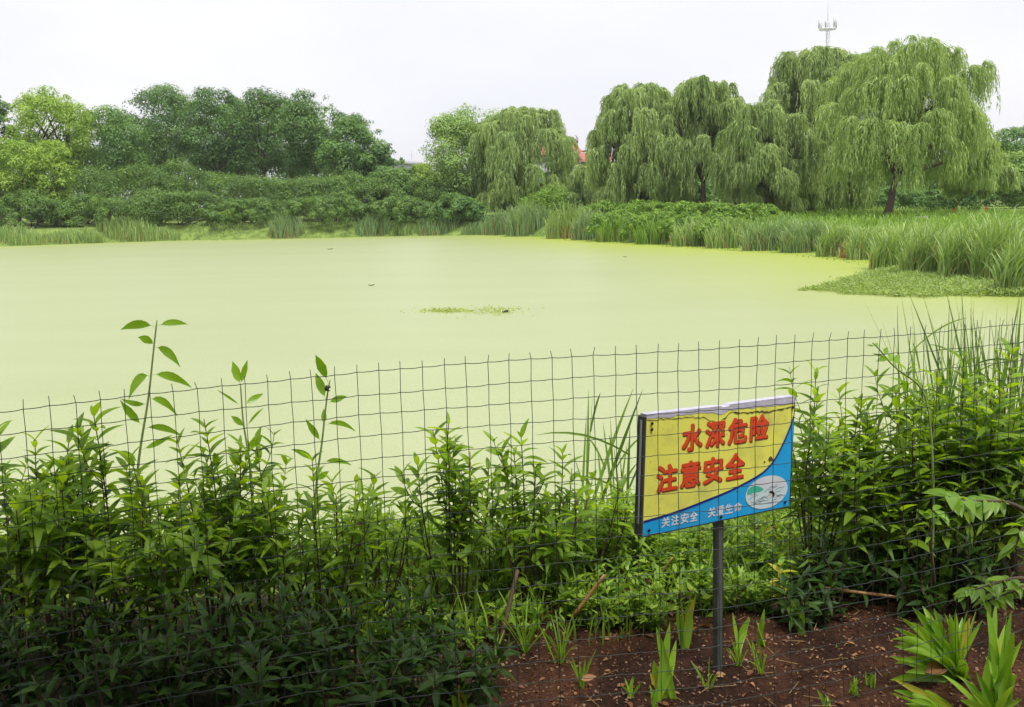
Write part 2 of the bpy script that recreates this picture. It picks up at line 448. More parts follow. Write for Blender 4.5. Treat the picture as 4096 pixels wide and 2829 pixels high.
def willow(name, label, x, top, hw, d, mat, seed, group=None, foot=0.5, ntuft=95, nstr=16, xoff=0.0, lean=None, limbs=(), cat='tree', thin=1.0):
    rng = np.random.default_rng(seed)
    T = PX(x, top, d); gz = h1(T[0], T[1]) - 0.05
    ht = T[2] - gz; rx = hw * d / F
    root = thing(name, label, cat, (T[0] + xoff, T[1], gz), group)
    # boughs over a lumpy dome, each carrying a few drooping tufts, the lowest near the ground
    rx *= 1.08; nb = max(28, int(ntuft * 0.78)); ntuft = nb * 3
    aa = rng.random(nb) * 2 * np.pi; vv = rng.random(nb) ** 0.8                 # vv: height up the crown
    prof = np.interp(vv, [0, 0.15, 0.45, 0.75, 0.92, 1.0], [0.78, 0.94, 1.0, 0.84, 0.55, 0.22])
    fb = prof * np.where(rng.random(nb) < 0.72, 0.78 + 0.20 * rng.random(nb), 0.15 + 0.5 * rng.random(nb))
    cz = 0.0; zlow = max(0.16 * ht, foot + 0.06 * ht)
    CB = np.stack([np.cos(aa) * fb * rx * 0.95 - xoff, np.sin(aa) * fb * rx * 0.80, zlow + (0.985 * ht - zlow) * vv], 1)
    bi = np.repeat(np.arange(nb), 3)
    C = CB[bi] + rng.normal(size=(ntuft, 3)) * np.array((0.075, 0.075, 0.03)) * rx; fr = fb[bi]
    C[:, 2] = np.minimum(C[:, 2], ht)
    idx = np.repeat(np.arange(ntuft), nstr); n = len(idx)
    ang = rng.random(n) * 2 * np.pi
    outw = unit(np.stack([C[idx, 0] + xoff, C[idx, 1], np.zeros(n)], 1) + 1e-4)
    dirh = np.stack([np.cos(ang), np.sin(ang), np.zeros(n)], 1) * 0.75 + outw * 0.45
    reach = (0.25 + 0.75 * rng.random(n)) * rx * 0.20
    length = (0.5 + 1.0 * rng.random(nb)[bi][idx]) * (0.4 + 0.7 * rng.random(n)) * ht * 0.16
    foot_z = foot * (0.5 + 1.1 * rng.random(nb)[bi][idx])
    steps = 13
    s = np.linspace(0, 1, steps)
    total = length + reach
    # arc out and over, then straight down with a slight sway
    hx = 1 - np.exp(-3.2 * s)
    zz = 0.30 * np.sin(np.clip(s * 2.9, 0, np.pi)) * np.exp(-2.0 * s)
    P = C[idx][:, None, :] + dirh[:, None, :] * (reach[:, None] * hx[None])[:, :, None]
    sway = rng.normal(size=(n, 2)) * 0.05
    P[:, :, 0] += sway[:, :1] * (s ** 2)[None] * total[:, None]; P[:, :, 1] += sway[:, 1:] * (s ** 2)[None] * total[:, None]
    P[:, :, 2] += reach[:, None] * zz[None] * 1.5 - total[:, None] * (s ** 1.35)[None]
    ok = P[:, :, 2] > foot_z[:, None]
    Tn = np.gradient(P, axis=1)
    P = P.reshape(-1, 3)[ok.ravel()]; Tn = Tn.reshape(-1, 3)[ok.ravel()]
    ti = np.repeat((0.6 * rng.random(nb)[bi] + 0.4 * rng.random(ntuft))[idx], steps)[ok.ravel()]
    rep = 2
    P = np.repeat(P, rep, 0); Tn = unit(np.repeat(Tn, rep, 0)); ti = np.repeat(ti, rep); m = len(P)
    P = P + rng.normal(size=(m, 3)) * 0.06
    D = unit(Tn * 0.9 + np.array((0, 0, -0.45)) + rng.normal(size=(m, 3)) * 0.24)
    N = unit(np.cross(D, rdir(rng, m)) + np.array((0, 0, 0.25))); S_ = unit(np.cross(D, N))
    L = (0.36 * (0.7 + 0.6 * rng.random(m)) * d / 66 * thin)[:, None]
    V = np.stack([P - S_ * L * 0.085, P + S_ * L * 0.085, P + D * L], 1).reshape(-1, 3); Fc = np.arange(m * 3).reshape(-1, 3)
    tint = np.clip(0.5 + 0.75 * (ti - 0.5) + 0.6 * (rng.random(m) - 0.5), 0, 1)
    ob('crown', mesh('crown', V, Fc, mat, np.repeat(tint, 3)), root)
    hub = np.array((0.12 * rx * rng.normal() * 0.3, 0, ht * 0.24))
    if lean is not None: hub = np.array(lean)
    pick = rng.choice(ntuft, 13, replace=False)
    parts = limb_paths(rng, np.array((0, 0, -0.1)), hub, C[pick] + np.array((0, 0, -0.15)), 0.026 * ht)
    for L_ in limbs:
        pts = np.array(L_); parts.append(tube(bez(pts[0], pts[1], pts[2], 9), np.linspace(0.17, 0.04, 9), 6))
    V, Fc = join(parts)
    ob('trunk', mesh('trunk', V, Fc, MAT['bark'], smooth=True), root)
    return root

def bush(name, label, x, top, hw, d, mat, seed, group=None, nleaf=16000, size=0.17, spikes=True, cat='bush', dz=0.0):
    rng = np.random.default_rng(seed)
    T = PX(x, top, d); gz = h1(T[0], T[1]) - 0.1
    ht = max(0.4, T[2] - gz); rx = hw * d / F
    root = thing(name, label, cat, (T[0], T[1], gz), group)
    k = 130; a = rng.random(k) * 2 * np.pi; r = np.sqrt(rng.random(k)) * 0.95
    zt = ht * np.sqrt(np.clip(1 - r ** 3, 0, 1)) * np.where(rng.random(k) < 0.7, 0.80 + 0.1 * rng.random(k), 0.2 + 0.5 * rng.random(k))
    C = np.stack([np.cos(a) * r * rx, np.sin(a) * r * rx * 0.62, zt], 1)
    rad = min(rx, ht) * (0.10 + 0.15 * rng.random(k)); C[:, 2] *= 1 + 0.16 * np.sin(C[:, 0] * 5.0 / rx + seed) * np.cos(C[:, 1] * 6.0 / rx)
    V, Fc, ti = clump_leaves(rng, C, rad, nleaf // k, size, asp=0.5)
    parts = [(V, Fc)]
    if spikes:
        m = 34; a = rng.random(m) * 2 * np.pi; r = rng.random(m) ** 0.5 * 0.9
        base = np.stack([np.cos(a) * r * rx, np.sin(a) * r * rx * 0.6, ht * 0.90 * np.sqrt(1 - r * r * 0.95)], 1)
        hh = (0.25 + 0.55 * rng.random(m)) * min(0.8, ht * 0.2)
        ns = 11; tt = np.tile(np.linspace(0, 1, ns), m)
        bi = np.repeat(np.arange(m), ns); side = rng.normal(size=(m, 3)) * 0.18; side[:, 2] = 1
        P = base[bi] + side[bi] * (hh[bi] * tt)[:, None]
        D = unit(rdir(rng, m * ns) + np.array((0, 0, 0.5))); N = unit(rdir(rng, m * ns) + np.array((0, 0, 1.0)))
        L = size * (0.9 - 0.4 * tt)
        v2, f2 = quads(P, D, N, L, L * 0.5); parts.append((v2, f2)); ti = np.concatenate([ti, np.repeat(rng.random(m * ns) * 0.6 + 0.4, 4)])
    V, Fc = join(parts)
    ob('foliage', mesh('foliage', V, Fc, mat, ti), root)
    st = []
    for j in range(5):
        e = C[rng.integers(k)]; st.append(tube(bez((rng.normal() * 0.1, rng.normal() * 0.1, 0), e * 0.5 + np.array((0, 0, 0.1)), e, 5), np.linspace(0.05, 0.012, 5), 5))
    V, Fc = join(st)
    ob('stems', mesh('stems', V, Fc, MAT['bark']), root)
    return root

G1 = 'trees of the grove behind the thicket'
A = MAT
broad_tree('broadleaf_tree', 'dark tree cut by the photo left edge behind the pale green tree', -40, 360, 95, 96, A['dark_leaf'], 1, G1)
broad_tree('broadleaf_tree', 'yellow-green round-topped tree on several trunks, tall at the far left', 185, 335, 150, 92, A['lime_leaf'], 2, G1, bot=0.40, trunks=3, size=0.22)
broad_tree('broadleaf_tree', 'mid green tree between the tall yellow-green tree and the dark grove', 400, 420, 160, 97, A['mid_leaf'], 3, G1, bot=0.22, nleaf=10000)
broad_tree('broadleaf_tree', 'leftmost tall dark green tree of the grove with two tops', 640, 335, 165, 102, A['dark_leaf'], 4, G1, nleaf=11000)
broad_tree('broadleaf_tree', 'dark green grove tree third from its left end above the high thicket hump', 850, 340, 140, 99, A['dark_leaf'], 5, G1, bot=0.36)
broad_tree('broadleaf_tree', 'dark green tree at the middle of the grove with bare trunks below', 1035, 340, 145, 101, A['dark_leaf'], 6, G1, bot=0.38)
broad_tree('broadleaf_tree', 'tall dark tree right of the grove middle, topmost dome before the slope', 1245, 348, 135, 98, A['dark_leaf'], 7, G1, bot=0.36)
broad_tree('broadleaf_tree', 'lower rounded tree where the grove outline slopes down to the right', 1400, 450, 130, 95, A['mid_leaf'], 8, G1, bot=0.26)
broad_tree('broadleaf_tree', 'smallest dark tree closing the right end of the grove', 1525, 560, 80, 94, A['dark_leaf'], 9, G1, bot=0.2, nleaf=6000)
broad_tree('broadleaf_tree', 'dim tree behind the gap between mid green and tall dark grove trees', 520, 425, 130, 110, A['dark_leaf'], 10, G1, nleaf=7000)
broad_tree('broadleaf_tree', 'dim tree behind the grove, its top between the two middle domes', 945, 372, 130, 112, A['dark_leaf'], 11, G1, nleaf=7000)
broad_tree('broadleaf_tree', 'dim tree filling the back of the grove under its right dome', 1150, 385, 140, 111, A['dark_leaf'], 12, G1, nleaf=7000)
broad_tree('small_tree', 'bright lime small tree at the photo left edge in front of the thicket', 45, 530, 100, 86, A['lime_leaf'], 13, 'lime trees by the thicket', bot=0.30, size=0.2, nleaf=5000, cat='tree')
broad_tree('small_tree', 'bright lime small tree with layered boughs, right of its lime neighbour', 195, 550, 88, 85, A['lime_leaf'], 14, 'lime trees by the thicket', bot=0.25, size=0.2, nleaf=5000)
broad_tree('small_tree', 'feathery green tree between the thicket end and the pale building', 1560, 655, 95, 90, A['mid_leaf'], 15, bot=0.12, size=0.22, nleaf=6500)
broad_tree('small_tree', 'light green small tree in front of the pale building gap', 1690, 640, 60, 97, A['lime_leaf'], 16, bot=0.1, size=0.2, nleaf=4000)
broad_tree('small_tree', 'tiny lime sapling at the foot of the thicket by the shore', 925, 838, 36, 86.5, A['lime_leaf'], 17, bot=0.05, size=0.16, nleaf=1300)
broad_tree('broadleaf_tree', 'light green tree at the photo right edge beyond the willows', 4090, 490, 120, 84, A['mid_leaf'], 18, bot=0.1, size=0.22)
broad_tree('broadleaf_tree', 'leafy green tree closing the photo right edge behind the reeds', 4075, 585, 110, 70, A['fluffy'], 20, bot=0.02, size=0.2, nleaf=8000)
broad_tree('broadleaf_tree', 'pale green tree just right of the airy willow, small top sprig', 3900, 500, 80, 92, A['mid_leaf'], 19, bot=0.1, size=0.22, nleaf=6000)

G1b = 'background trees beyond the willows'
for i_, (x, t, hw, d, lab) in enumerate([
    (-60, 560, 170, 118, 'background tree behind the photo left edge'), (300, 560, 170, 120, 'background tree low behind the yellow-green tree'), (680, 540, 180, 121, 'background tree low behind the tall dark tree'),
    (1000, 540, 180, 122, 'background tree low behind the middle of the grove'), (1300, 560, 170, 120, 'background tree low behind the right dome of the grove'),
    (1760, 690, 110, 112, 'background tree low left of the middle willows'), (2010, 640, 170, 112, 'background tree behind the middle willow pair'), (2330, 720, 150, 108, 'background tree below the red roof'),
    (2680, 600, 170, 104, 'background tree behind the two equal-height willows'), (2990, 560, 170, 102, 'background tree behind the lower shoulder willow'), (3330, 600, 180, 100, 'background tree behind the tall willow at the mast'),
    (3620, 640, 170, 98, 'background tree seen under the airy willow boughs'), (3840, 640, 130, 100, 'background tree behind the clipped bushes'), (4040, 560, 130, 104, 'background tree behind the light tree at the right edge')]):
    broad_tree('background_tree', lab, x, t, hw, d, A['mid_leaf'] if i_ > 4 else A['dark_leaf'], 900 + i_, G1b, bot=0.04, size=0.32, nleaf=4500)
G2 = 'weeping willows along the far bank'
broad_tree('broadleaf_tree', 'fluffy light green round tree at the middle of the far bank, beside the willow', 1885, 408, 188, 89, A['fluffy'], 39, bot=0.05, size=0.20, nleaf=20000, depthf=0.6, blobs=110)
willow('willow_tree', 'grey-green willow, right half of the middle pair beside the red roof', 2085, 420, 200, 86, A['willow_leaf'], 31, G2, foot=1.2, ntuft=105)
willow('willow_tree', 'low hanging willow in the gap below the red roof', 2400, 640, 130, 80, A['willow_leaf'], 32, G2, foot=0.3, ntuft=60)
willow('willow_tree', 'left one of the two equal-height willows right of the red roof', 2560, 318, 190, 74, A['willow_leaf'], 33, G2, foot=0.4, ntuft=110)
willow('willow_tree', 'willow with a dark open hollow and fork under its curtain, mid bank', 2815, 305, 185, 73, A['willow_leaf'], 34, G2, foot=2.0, ntuft=105)
willow('willow_tree', 'tall willow in front of the radio mast', 3260, 175, 230, 70, A['willow_leaf'], 35, G2, foot=0.5, ntuft=135)
willow('willow_tree', 'lower shoulder willow left of the radio mast, between two taller crowns', 3080, 400, 190, 67, A['willow_leaf'], 36, G2, foot=0.6, ntuft=90)
willow('willow_tree', 'nearest airy willow with bare dark limbs and clear trunk, tallest at right', 3640, 150, 320, 59, A['willow_light'], 37, G2, foot=2.0, ntuft=120, nstr=14, xoff=-1.05,
       lean=(0.5, 0, 2.6), limbs=[((0.4, 0, 2.5), (2.6, -0.5, 3.0), (5.2, -0.6, 4.0)), ((0.5, 0, 2.6), (2.0, 0.3, 5.0), (4.6, 0.2, 7.6)), ((0.5, 0, 2.6), (1.6, -0.4, 5.6), (2.3, 0, 8.2))])
willow('willow_tree', 'low willow bough mass right of the airy willow', 3930, 600, 130, 66, A['willow_leaf'], 38, G2, foot=1.4, ntuft=50)

G3 = 'bushes of the dark thicket on the left bank'
for (x, t, hw, d, s, lab) in [
    (-40, 720, 170, 90, 50, 'thicket bush at the photo left edge under the lime trees'),
    (330, 700, 190, 92, 51, 'broad thicket bush right of the lime trees, flat topped'),
    (560, 680, 170, 92, 52, 'high thicket bush left of the hump'),
    (740, 655, 150, 93, 53, 'humped thicket bush, highest of the thicket'),
    (960, 705, 160, 92, 54, 'thicket bush just right of the hump under bare trunks'),
    (1150, 715, 150, 92, 55, 'thicket bush under the middle of the grove slope'),
    (1330, 705, 140, 91, 56, 'thicket bush in front of the lowest grove tree'),
    (1480, 740, 130, 90, 57, 'thicket bush left of the feathery tree'),
    (1680, 735, 150, 91, 58, 'thicket bush below the pale building gap'),
    (120, 780, 160, 86, 59, 'front thicket bush low at the left behind pale reeds'),
    (420, 790, 170, 87, 60, 'front thicket bush behind the big reed dome'),
    (700, 770, 150, 88.5, 61, 'front thicket bush left of the tiny lime sapling'),
    (1000, 800, 150, 88, 62, 'front thicket bush right of the tiny lime sapling'),
    (1290, 790, 150, 87, 63, 'front thicket bush right of the dry reed clump'),
    (1600, 800, 140, 86.5, 64, 'front thicket bush below the feathery tree'),
    (1830, 790, 90, 85, 65, 'bright layered bush beside the bluish reeds'),
]:
    bush('thicket_bush', lab, x, t - 10, hw * 1.35, d - 1.5, A['bush_leaf'] if s != 65 else A['mid_leaf'], s, G3)
G4 = 'weedy bushes on the bank under the willows'
for (x, t, hw, d, s, lab) in [
    (2200, 775, 110, 80, 70, 'leafy bush on the bank right of the bluish reeds'),
    (2420, 830, 110, 73, 71, 'bright weedy bush below the low hanging willow'),
    (2600, 825, 130, 68, 72, 'bright weedy bush below the left equal-height willow'),
    (2800, 830, 120, 64, 73, 'weedy bush on the bank before the forked willow'),
    (2980, 835, 120, 61, 74, 'weedy bush on the bank left of the tall grass'),
    (2460, 868, 90, 65.5, 75, 'low leafy weeds at the waterline below the low hanging willow'),
    (2610, 872, 100, 62, 76, 'low leafy weeds at the waterline, brightest of the bank'),
    (2760, 880, 100, 58.5, 77, 'low leafy weeds at the waterline before the forked willow'),
    (2900, 888, 95, 55.5, 78, 'low leafy weeds at the waterline next to the dark arching grass'),
]:
    bush('bank_bush', lab, x, t - 22, hw * 1.25, d, A['weed'], s, G4, nleaf=7000, size=0.15, spikes=True)
for i_, (x, t, lab) in enumerate([(2330, 740, 'background bush under the red roof'), (2480, 720, 'background bush behind the low hanging willow'), (2620, 725, 'background bush behind the left equal-height willow trunk'),
    (2760, 720, 'background bush behind the forked willow'), (2900, 715, 'background bush in the gap right of the forked willow'), (3040, 730, 'background bush behind the shoulder willow'), (3180, 725, 'background bush left of the mast willow trunk'),
    (3330, 730, 'background bush right of the mast willow trunk'), (3480, 740, 'background bush left of the airy willow trunk'), (3600, 750, 'background bush seen right past the airy willow trunk'), (3720, 755, 'background bush behind the left clipped bush'), (4040, 720, 'background bush at the photo right edge beyond the reeds')]):
    bush('background_bush', lab, x, t, 110, 80 + (i_ % 3) * 2, A['mid_leaf'] if i_ % 2 else A['bush_leaf'], 950 + i_, 'background bushes behind the willows', nleaf=6000, size=0.20, spikes=False)
for (x, t, hw, d, s, lab) in [
    (3735, 800, 26, 66, 80, 'dark clipped bush left one of three beneath the airy willow boughs'),
    (3800, 790, 30, 66, 81, 'dark clipped bush with red spot at its foot, middle of three'),
    (3885, 780, 42, 65, 82, 'dark clipped bush, largest and rightmost of the three'),
]:
    bush('clipped_bush', lab, x, t, hw, d, A['dark_leaf'], s, 'dark clipped bushes on the lawn', nleaf=1500, size=0.12, spikes=False)

# ------------------------------------------------------------------ reeds, floating weed
def hit_z(x, y, z):
    d = PX(x, y, 1.0) - EYE
    return EYE + d * ((z - EYE[2]) / d[2])

def blades(rng, B, hts, spread, width, droop=0.35, st=5, wind=(0.0, 0.0)):
    """curved tapering strips: base points B (n,3)"""
    n = len(B); a = rng.random(n) * 2 * np.pi
    dr = np.stack([np.cos(a), np.sin(a), np.zeros(n)], 1) * (spread * rng.random(n) ** 0.7)[:, None] + np.array((wind[0], wind[1], 0))
    s = np.linspace(0, 1, st)
    P = B[:, None] + hts[:, None, None] * (dr[:, None] * (s ** 1.7)[None, :, None] + np.array((0, 0, 1.0)) * (s - droop * s ** 3)[None, :, None])
    yaw = rng.random(n) * np.pi
    S = np.stack([np.cos(yaw), np.sin(yaw), np.zeros(n)], 1)
    w = width * (1 - s ** 2.2) * (0.7 + 0.3 * np.sin(np.pi * np.clip(s * 1.2, 0, 1)))
    w[-1] = width * 0.04
    wv = (0.7 + 0.6 * rng.random(n))[:, None] * w[None]
    V = np.stack([P - S[:, None] * wv[:, :, None] / 2, P + S[:, None] * wv[:, :, None] / 2], 2)      # n, st, 2, 3
    b = (np.arange(n) * st * 2)[:, None] + (np.arange(st - 1) * 2)[None]
    b = b.ravel()
    return V.reshape(-1, 3), np.stack([b, b + 1, b + 3, b + 2], 1), st * 2

def reed_clump(label, x, top, base, hw, seed, mat='reed', n=420, group=None, width=0.055, dry=0.12, zb=-1.1, name='reed_clump', spread=0.35, wind=(0, 0), droop=0.35, cat='reeds'):
    rng = np.random.default_rng(seed)
    Bp = hit_z(x, base, zb)
    if x < 3560:                       # stand just inland of the waterline
        az = (Bp - EYE)[:2] / np.linalg.norm((Bp - EYE)[:2]); rr = np.arange(30, 100, 0.1)
        pd = pond_dist(az[0] * rr, az[1] * rr); kk = np.where((pd > 0.1) & (np.roll(pd, 1) <= 0.1))[0]
        if len(kk): Bp = np.array((az[0] * rr[kk[-1]], az[1] * rr[kk[-1]], zb))
    d = (Bp - EYE) @ _f; rx = hw * d / F
    Tp = PX(x, top, d + rx * 0.4); ht = max(0.3, Tp[2] - zb) * (1.5 if x > 3500 else 1.38)
    root = thing(name, label, cat, (Bp[0], Bp[1] + rx * 0.4, zb), group)
    def part(nm, cnt, hs, m, sp):
        r = rng.random(cnt) ** 0.5; a = rng.random(cnt) * 2 * np.pi
        B = np.stack([np.cos(a) * r * rx, np.sin(a) * r * rx * 0.45, np.zeros(cnt)], 1)
        B[:, 2] = H(B[:, 0] + Bp[0], B[:, 1] + Bp[1] + rx * 0.4); B[:, 2] = np.maximum(B[:, 2], WATER) - zb - 0.03
        hh = (ht - B[:, 2]) * hs * (1 - 0.45 * r ** 2) * (0.62 + 0.5 * rng.random(cnt))
        V, Fc, kk = blades(rng, B, hh, sp, width, droop, wind=wind)
        tint = np.clip(rng.random(cnt) * 0.9 + 0.05, 0, 1)
        tag(ob(nm, mesh(nm, V, Fc, MAT[m], np.repeat(tint, kk)), root), kind='stuff')
    part('blades', n, 1.0, mat, spread)
    if dry: part('dry_blades', int(n * dry), 0.62, 'reed_dry', spread * 1.3)
    return root

G5 = 'reed clumps along the far shore'
for i, (x, t, b, hw, mt, n, lab) in enumerate([
    (60, 895, 990, 110, 'reed', 420, 'pale reeds in the photo left corner of the far shore'),
    (235, 915, 985, 70, 'reed', 300, 'short tan-tipped reeds beside dark stones on the left shore'),
    (350, 905, 978, 60, 'reed', 260, 'short reeds just left of the big domed reed clump'),
    (500, 862, 970, 130, 'reed', 700, 'biggest domed pale reed clump on the left shore'),
    (655, 900, 964, 60, 'reed', 280, 'reeds trailing off the right side of the domed clump'),
    (1140, 832, 938, 72, 'reed_blue', 380, 'lone upright reed clump with tan base before the thicket'),
    (1490, 840, 928, 75, 'reed_blue', 360, 'grey-green reeds right of the grassy shore strip'),
    (1610, 880, 930, 60, 'reed', 260, 'short reeds below the feathery tree'),
    (1750, 852, 936, 85, 'reed_blue', 380, 'reeds left of the dark bush at the middle of the far shore'),
    (1900, 880, 938, 60, 'reed_blue', 280, 'narrow reeds between the dark bush and the tall bluish reeds'),
    (2010, 815, 942, 85, 'reed_blue', 520, 'tall bluish reeds below the middle willows'),
    (2110, 785, 942, 90, 'reed_blue', 560, 'tallest bluish reeds with a dense rounded top'),
    (2270, 790, 945, 85, 'reed', 480, 'yellowish reeds behind the rusty stalks on the shore'),
    (2360, 815, 950, 75, 'reed_blue', 420, 'grey-green reeds right of the rusty stalks'),
    (2480, 850, 968, 90, 'weed', 420, 'bright green tall weeds on the bank left of the grassy bay'),
    (2640, 850, 978, 100, 'weed', 460, 'bright green weeds hanging to the water under the willow curtain'),
    (2790, 850, 990, 100, 'reed', 460, 'green rushes on the bank below the forked willow'),
    (2930, 850, 998, 100, 'reed', 460, 'soft green rushes left of the arching dark grass'),
    (3090, 845, 1012, 110, 'reed_blue', 520, 'dense dark arching grass with brown stubble at the waterline'),
    (3230, 850, 1020, 100, 'reed_blue', 520, 'tall arching grass left of the rusty fallen reeds'),
    (3370, 865, 1038, 95, 'reed', 480, 'wind-bent reeds over the rusty fallen stalks'),
    (3480, 875, 1052, 85, 'reed', 460, 'yellowing reeds right of the rusty fallen stalks'),
    (3600, 870, 1075, 110, 'reed', 560, 'tall soft reeds where the weedy spit begins'),
    (3740, 860, 1105, 120, 'reed', 620, 'big fountain of reeds behind the weedy spit'),
    (3890, 850, 1120, 120, 'reed', 620, 'dense reeds behind the root of the spit'),
    (4020, 815, 1130, 120, 'reed', 620, 'highest reeds at the photo right edge behind the spit'),
    (4090, 900, 1175, 90, 'reed', 420, 'near arching reeds over the spit at the photo right edge'),
]):
    near = x > 3500
    reed_clump(lab, x, t, b, hw, 100 + i, mt, n, G5, width=0.045 if near else 0.055, dry=0.22 if x in (235, 500, 1140, 3370, 3480, 3090) else 0.13,
               spread=0.55 if x > 3050 else 0.33, wind=(0.12, 0) if x > 3300 else (0, 0))
reed_clump('rusty brown dead stalks slumped on the middle shore', 2270, 880, 948, 40, 140, 'reed_dry', 120, None, spread=0.9, dry=0, name='dead_reed_clump')
reed_clump('rusty fallen reed stalks at the waterline left of the spit', 3420, 950, 1045, 60, 141, 'reed_dry', 90, None, spread=1.2, dry=0, name='dead_reed_clump')
reed_clump('rust coloured dead stubble at the root of the spit', 3650, 1020, 1090, 40, 142, 'reed_dry', 60, None, spread=0.9, dry=0, name='dead_reed_clump')

def scatter_stuff(name, label, cat, pts, mat, seed, size, asp=0.5, up=0.8):
    rng = np.random.default_rng(seed); n = len(pts)
    D = unit(rdir(rng, n) * np.array((1, 1, 0.4)) + np.array((0, 0, up * 0.5))); N = unit(rdir(rng, n) + np.array((0, 0, 1.2)))
    L = size * (0.6 + 0.8 * rng.random(n)); V, Fc = quads(pts, D, N, L, L * asp)
    return tag(ob(name, mesh(name, V, Fc, mat, np.repeat(rng.random(n), 4))), label, cat, kind='stuff')

# low grass creeping over the far waterline
rng = np.random.default_rng(5)
n = 16000
seg = rng.integers(10, 22, n); t = rng.random(n)
A0 = POND[seg]; B0 = POND[seg + 1]
pp = A0 + (B0 - A0) * t[:, None]
nrm = np.stack([-(B0 - A0)[:, 1], (B0 - A0)[:, 0]], 1); nrm /= np.linalg.norm(nrm, axis=1, keepdims=True)
lump = 0.5 + 0.5 * np.sin(pp[:, 0] * 0.55) * np.cos(pp[:, 1] * 0.7 + 1)
off = (rng.random(n) * (1.2 + 3.0 * lump) - np.where(rng.random(n) < 0.35, 1.5, 0.2))
pp = pp - nrm * off[:, None]
def grass_field(name, label, xy, hts, mat, seed, width):
    r = np.random.default_rng(seed); B = np.stack([xy[:, 0], xy[:, 1], np.maximum(H(xy[:, 0], xy[:, 1]), WATER) - 0.02], 1)
    V, Fc, kk = blades(r, B, hts, 0.5, width, 0.4, st=4)
    tag(ob(name, mesh(name, V, Fc, MAT[mat], np.repeat(np.clip(0.5 + 0.4 * wob(xy[:, 0], xy[:, 1], 0.6) + 0.5 * (r.random(len(xy)) - 0.5), 0, 1), kk))), label, 'grass', kind='stuff')
grass_field('shore_grass', 'low bright grass creeping along the far waterline', pp, (0.14 + 0.55 * rng.random(n) ** 2 * lump) * np.where(off < 0.2, 0.35, 1.0), 'reed', 6, 0.06)
# rough grass beyond the shore on the right bank
n = 26000
gxp = rng.uniform(2, 42, n); gyp = rng.uniform(24, 84, n); dd = pond_dist(gxp, gyp); k = (dd > 0.2) & (dd < 22)
gxp, gyp = gxp[k], gyp[k]
grass_field('rough_grass', 'rough green grass on the bank under the willows', np.stack([gxp, gyp], 1), 0.25 + 0.6 * rng.random(len(gxp)), 'weed', 7, 0.06)

# the weedy spit that runs out from the right bank
outline = np.array([hit_z(*p, WATER)[:2] for p in [(3190, 1162), (3290, 1148), (3360, 1128), (3450, 1112), (3560, 1094), (3700, 1088), (3900, 1088), (4200, 1090), (4300, 1185), (4096, 1186), (3900, 1187), (3700, 1188), (3560, 1186), (3430, 1178), (3320, 1168)]])
def in_poly(x, y, poly):
    ins = np.zeros(x.shape, bool); m = len(poly)
    for i in range(m):
        ax, ay = poly[i]; bx, by = poly[(i + 1) % m]
        ins ^= ((ay > y) != (by > y)) & (x < (bx - ax) * (y - ay) / (by - ay + 1e-12) + ax)
    return ins
n = 110000
sxp = rng.uniform(outline[:, 0].min(), outline[:, 0].max(), n); syp = rng.uniform(outline[:, 1].min(), outline[:, 1].max(), n)
k = in_poly(sxp + rng.normal(size=n) * 0.10 + 0.25 * wob(sxp, syp, 3.1), syp + rng.normal(size=n) * 0.16 + 0.35 * wob(sxp, syp, 2.3, 1.0), outline); sxp, syp = sxp[k], syp[k]
hgt = (0.05 + 0.20 * np.clip((sxp - outline[0, 0]) / 4.0, 0, 1)) * (0.7 + 0.5 * wob(sxp, syp, 2.2))
spit = scatter_stuff('weedy_spit', 'flat tongue of creeping green weed reaching into the pond', 'weed mat',
                     np.stack([sxp, syp, WATER + 0.01 + hgt * rng.random(len(sxp))], 1), MAT['mat_weed'], 8, 0.085, 0.38, up=0.6)
kt = (sxp > outline[0, 0] + 2.2) & (rng.random(len(sxp)) < np.clip((sxp - outline[0, 0] - 2.0) / 40, 0, 0.07))
grass_field('spit_grass', 'taller grass tufts on the root of the weedy spit', np.stack([sxp, syp], 1)[kt], 0.18 + 0.42 * rng.random(int(kt.sum())), 'reed', 9, 0.03)
# thin raft of weed on the open water
def raft(name, label, boxes, seed, cnt, size, mat):
    r = np.random.default_rng(seed); P = []
    for (x0, x1, y0, y1, f) in boxes:
        m = int(cnt * f); u = r.normal(size=(m, 2)) * 0.32 + 0.5
        P += [hit_z(x0 + (x1 - x0) * a, y0 + (y1 - y0) * b, WATER) for a, b in u]
    P = np.array(P); P[:, 2] = WATER + 0.006 + r.random(len(P)) * 0.02
    return scatter_stuff(name, label, 'weed', P, MAT[mat], seed + 1, size, 0.5, up=0.15)
raft('weed_raft', 'thin scatter of green water weed floating mid pond', [(1710, 1870, 1240, 1250, 1.0), (1910, 2070, 1232, 1260, 0.5), (1640, 2080, 1232, 1264, 0.2)], 21, 520, 0.07, 'raft_weed')

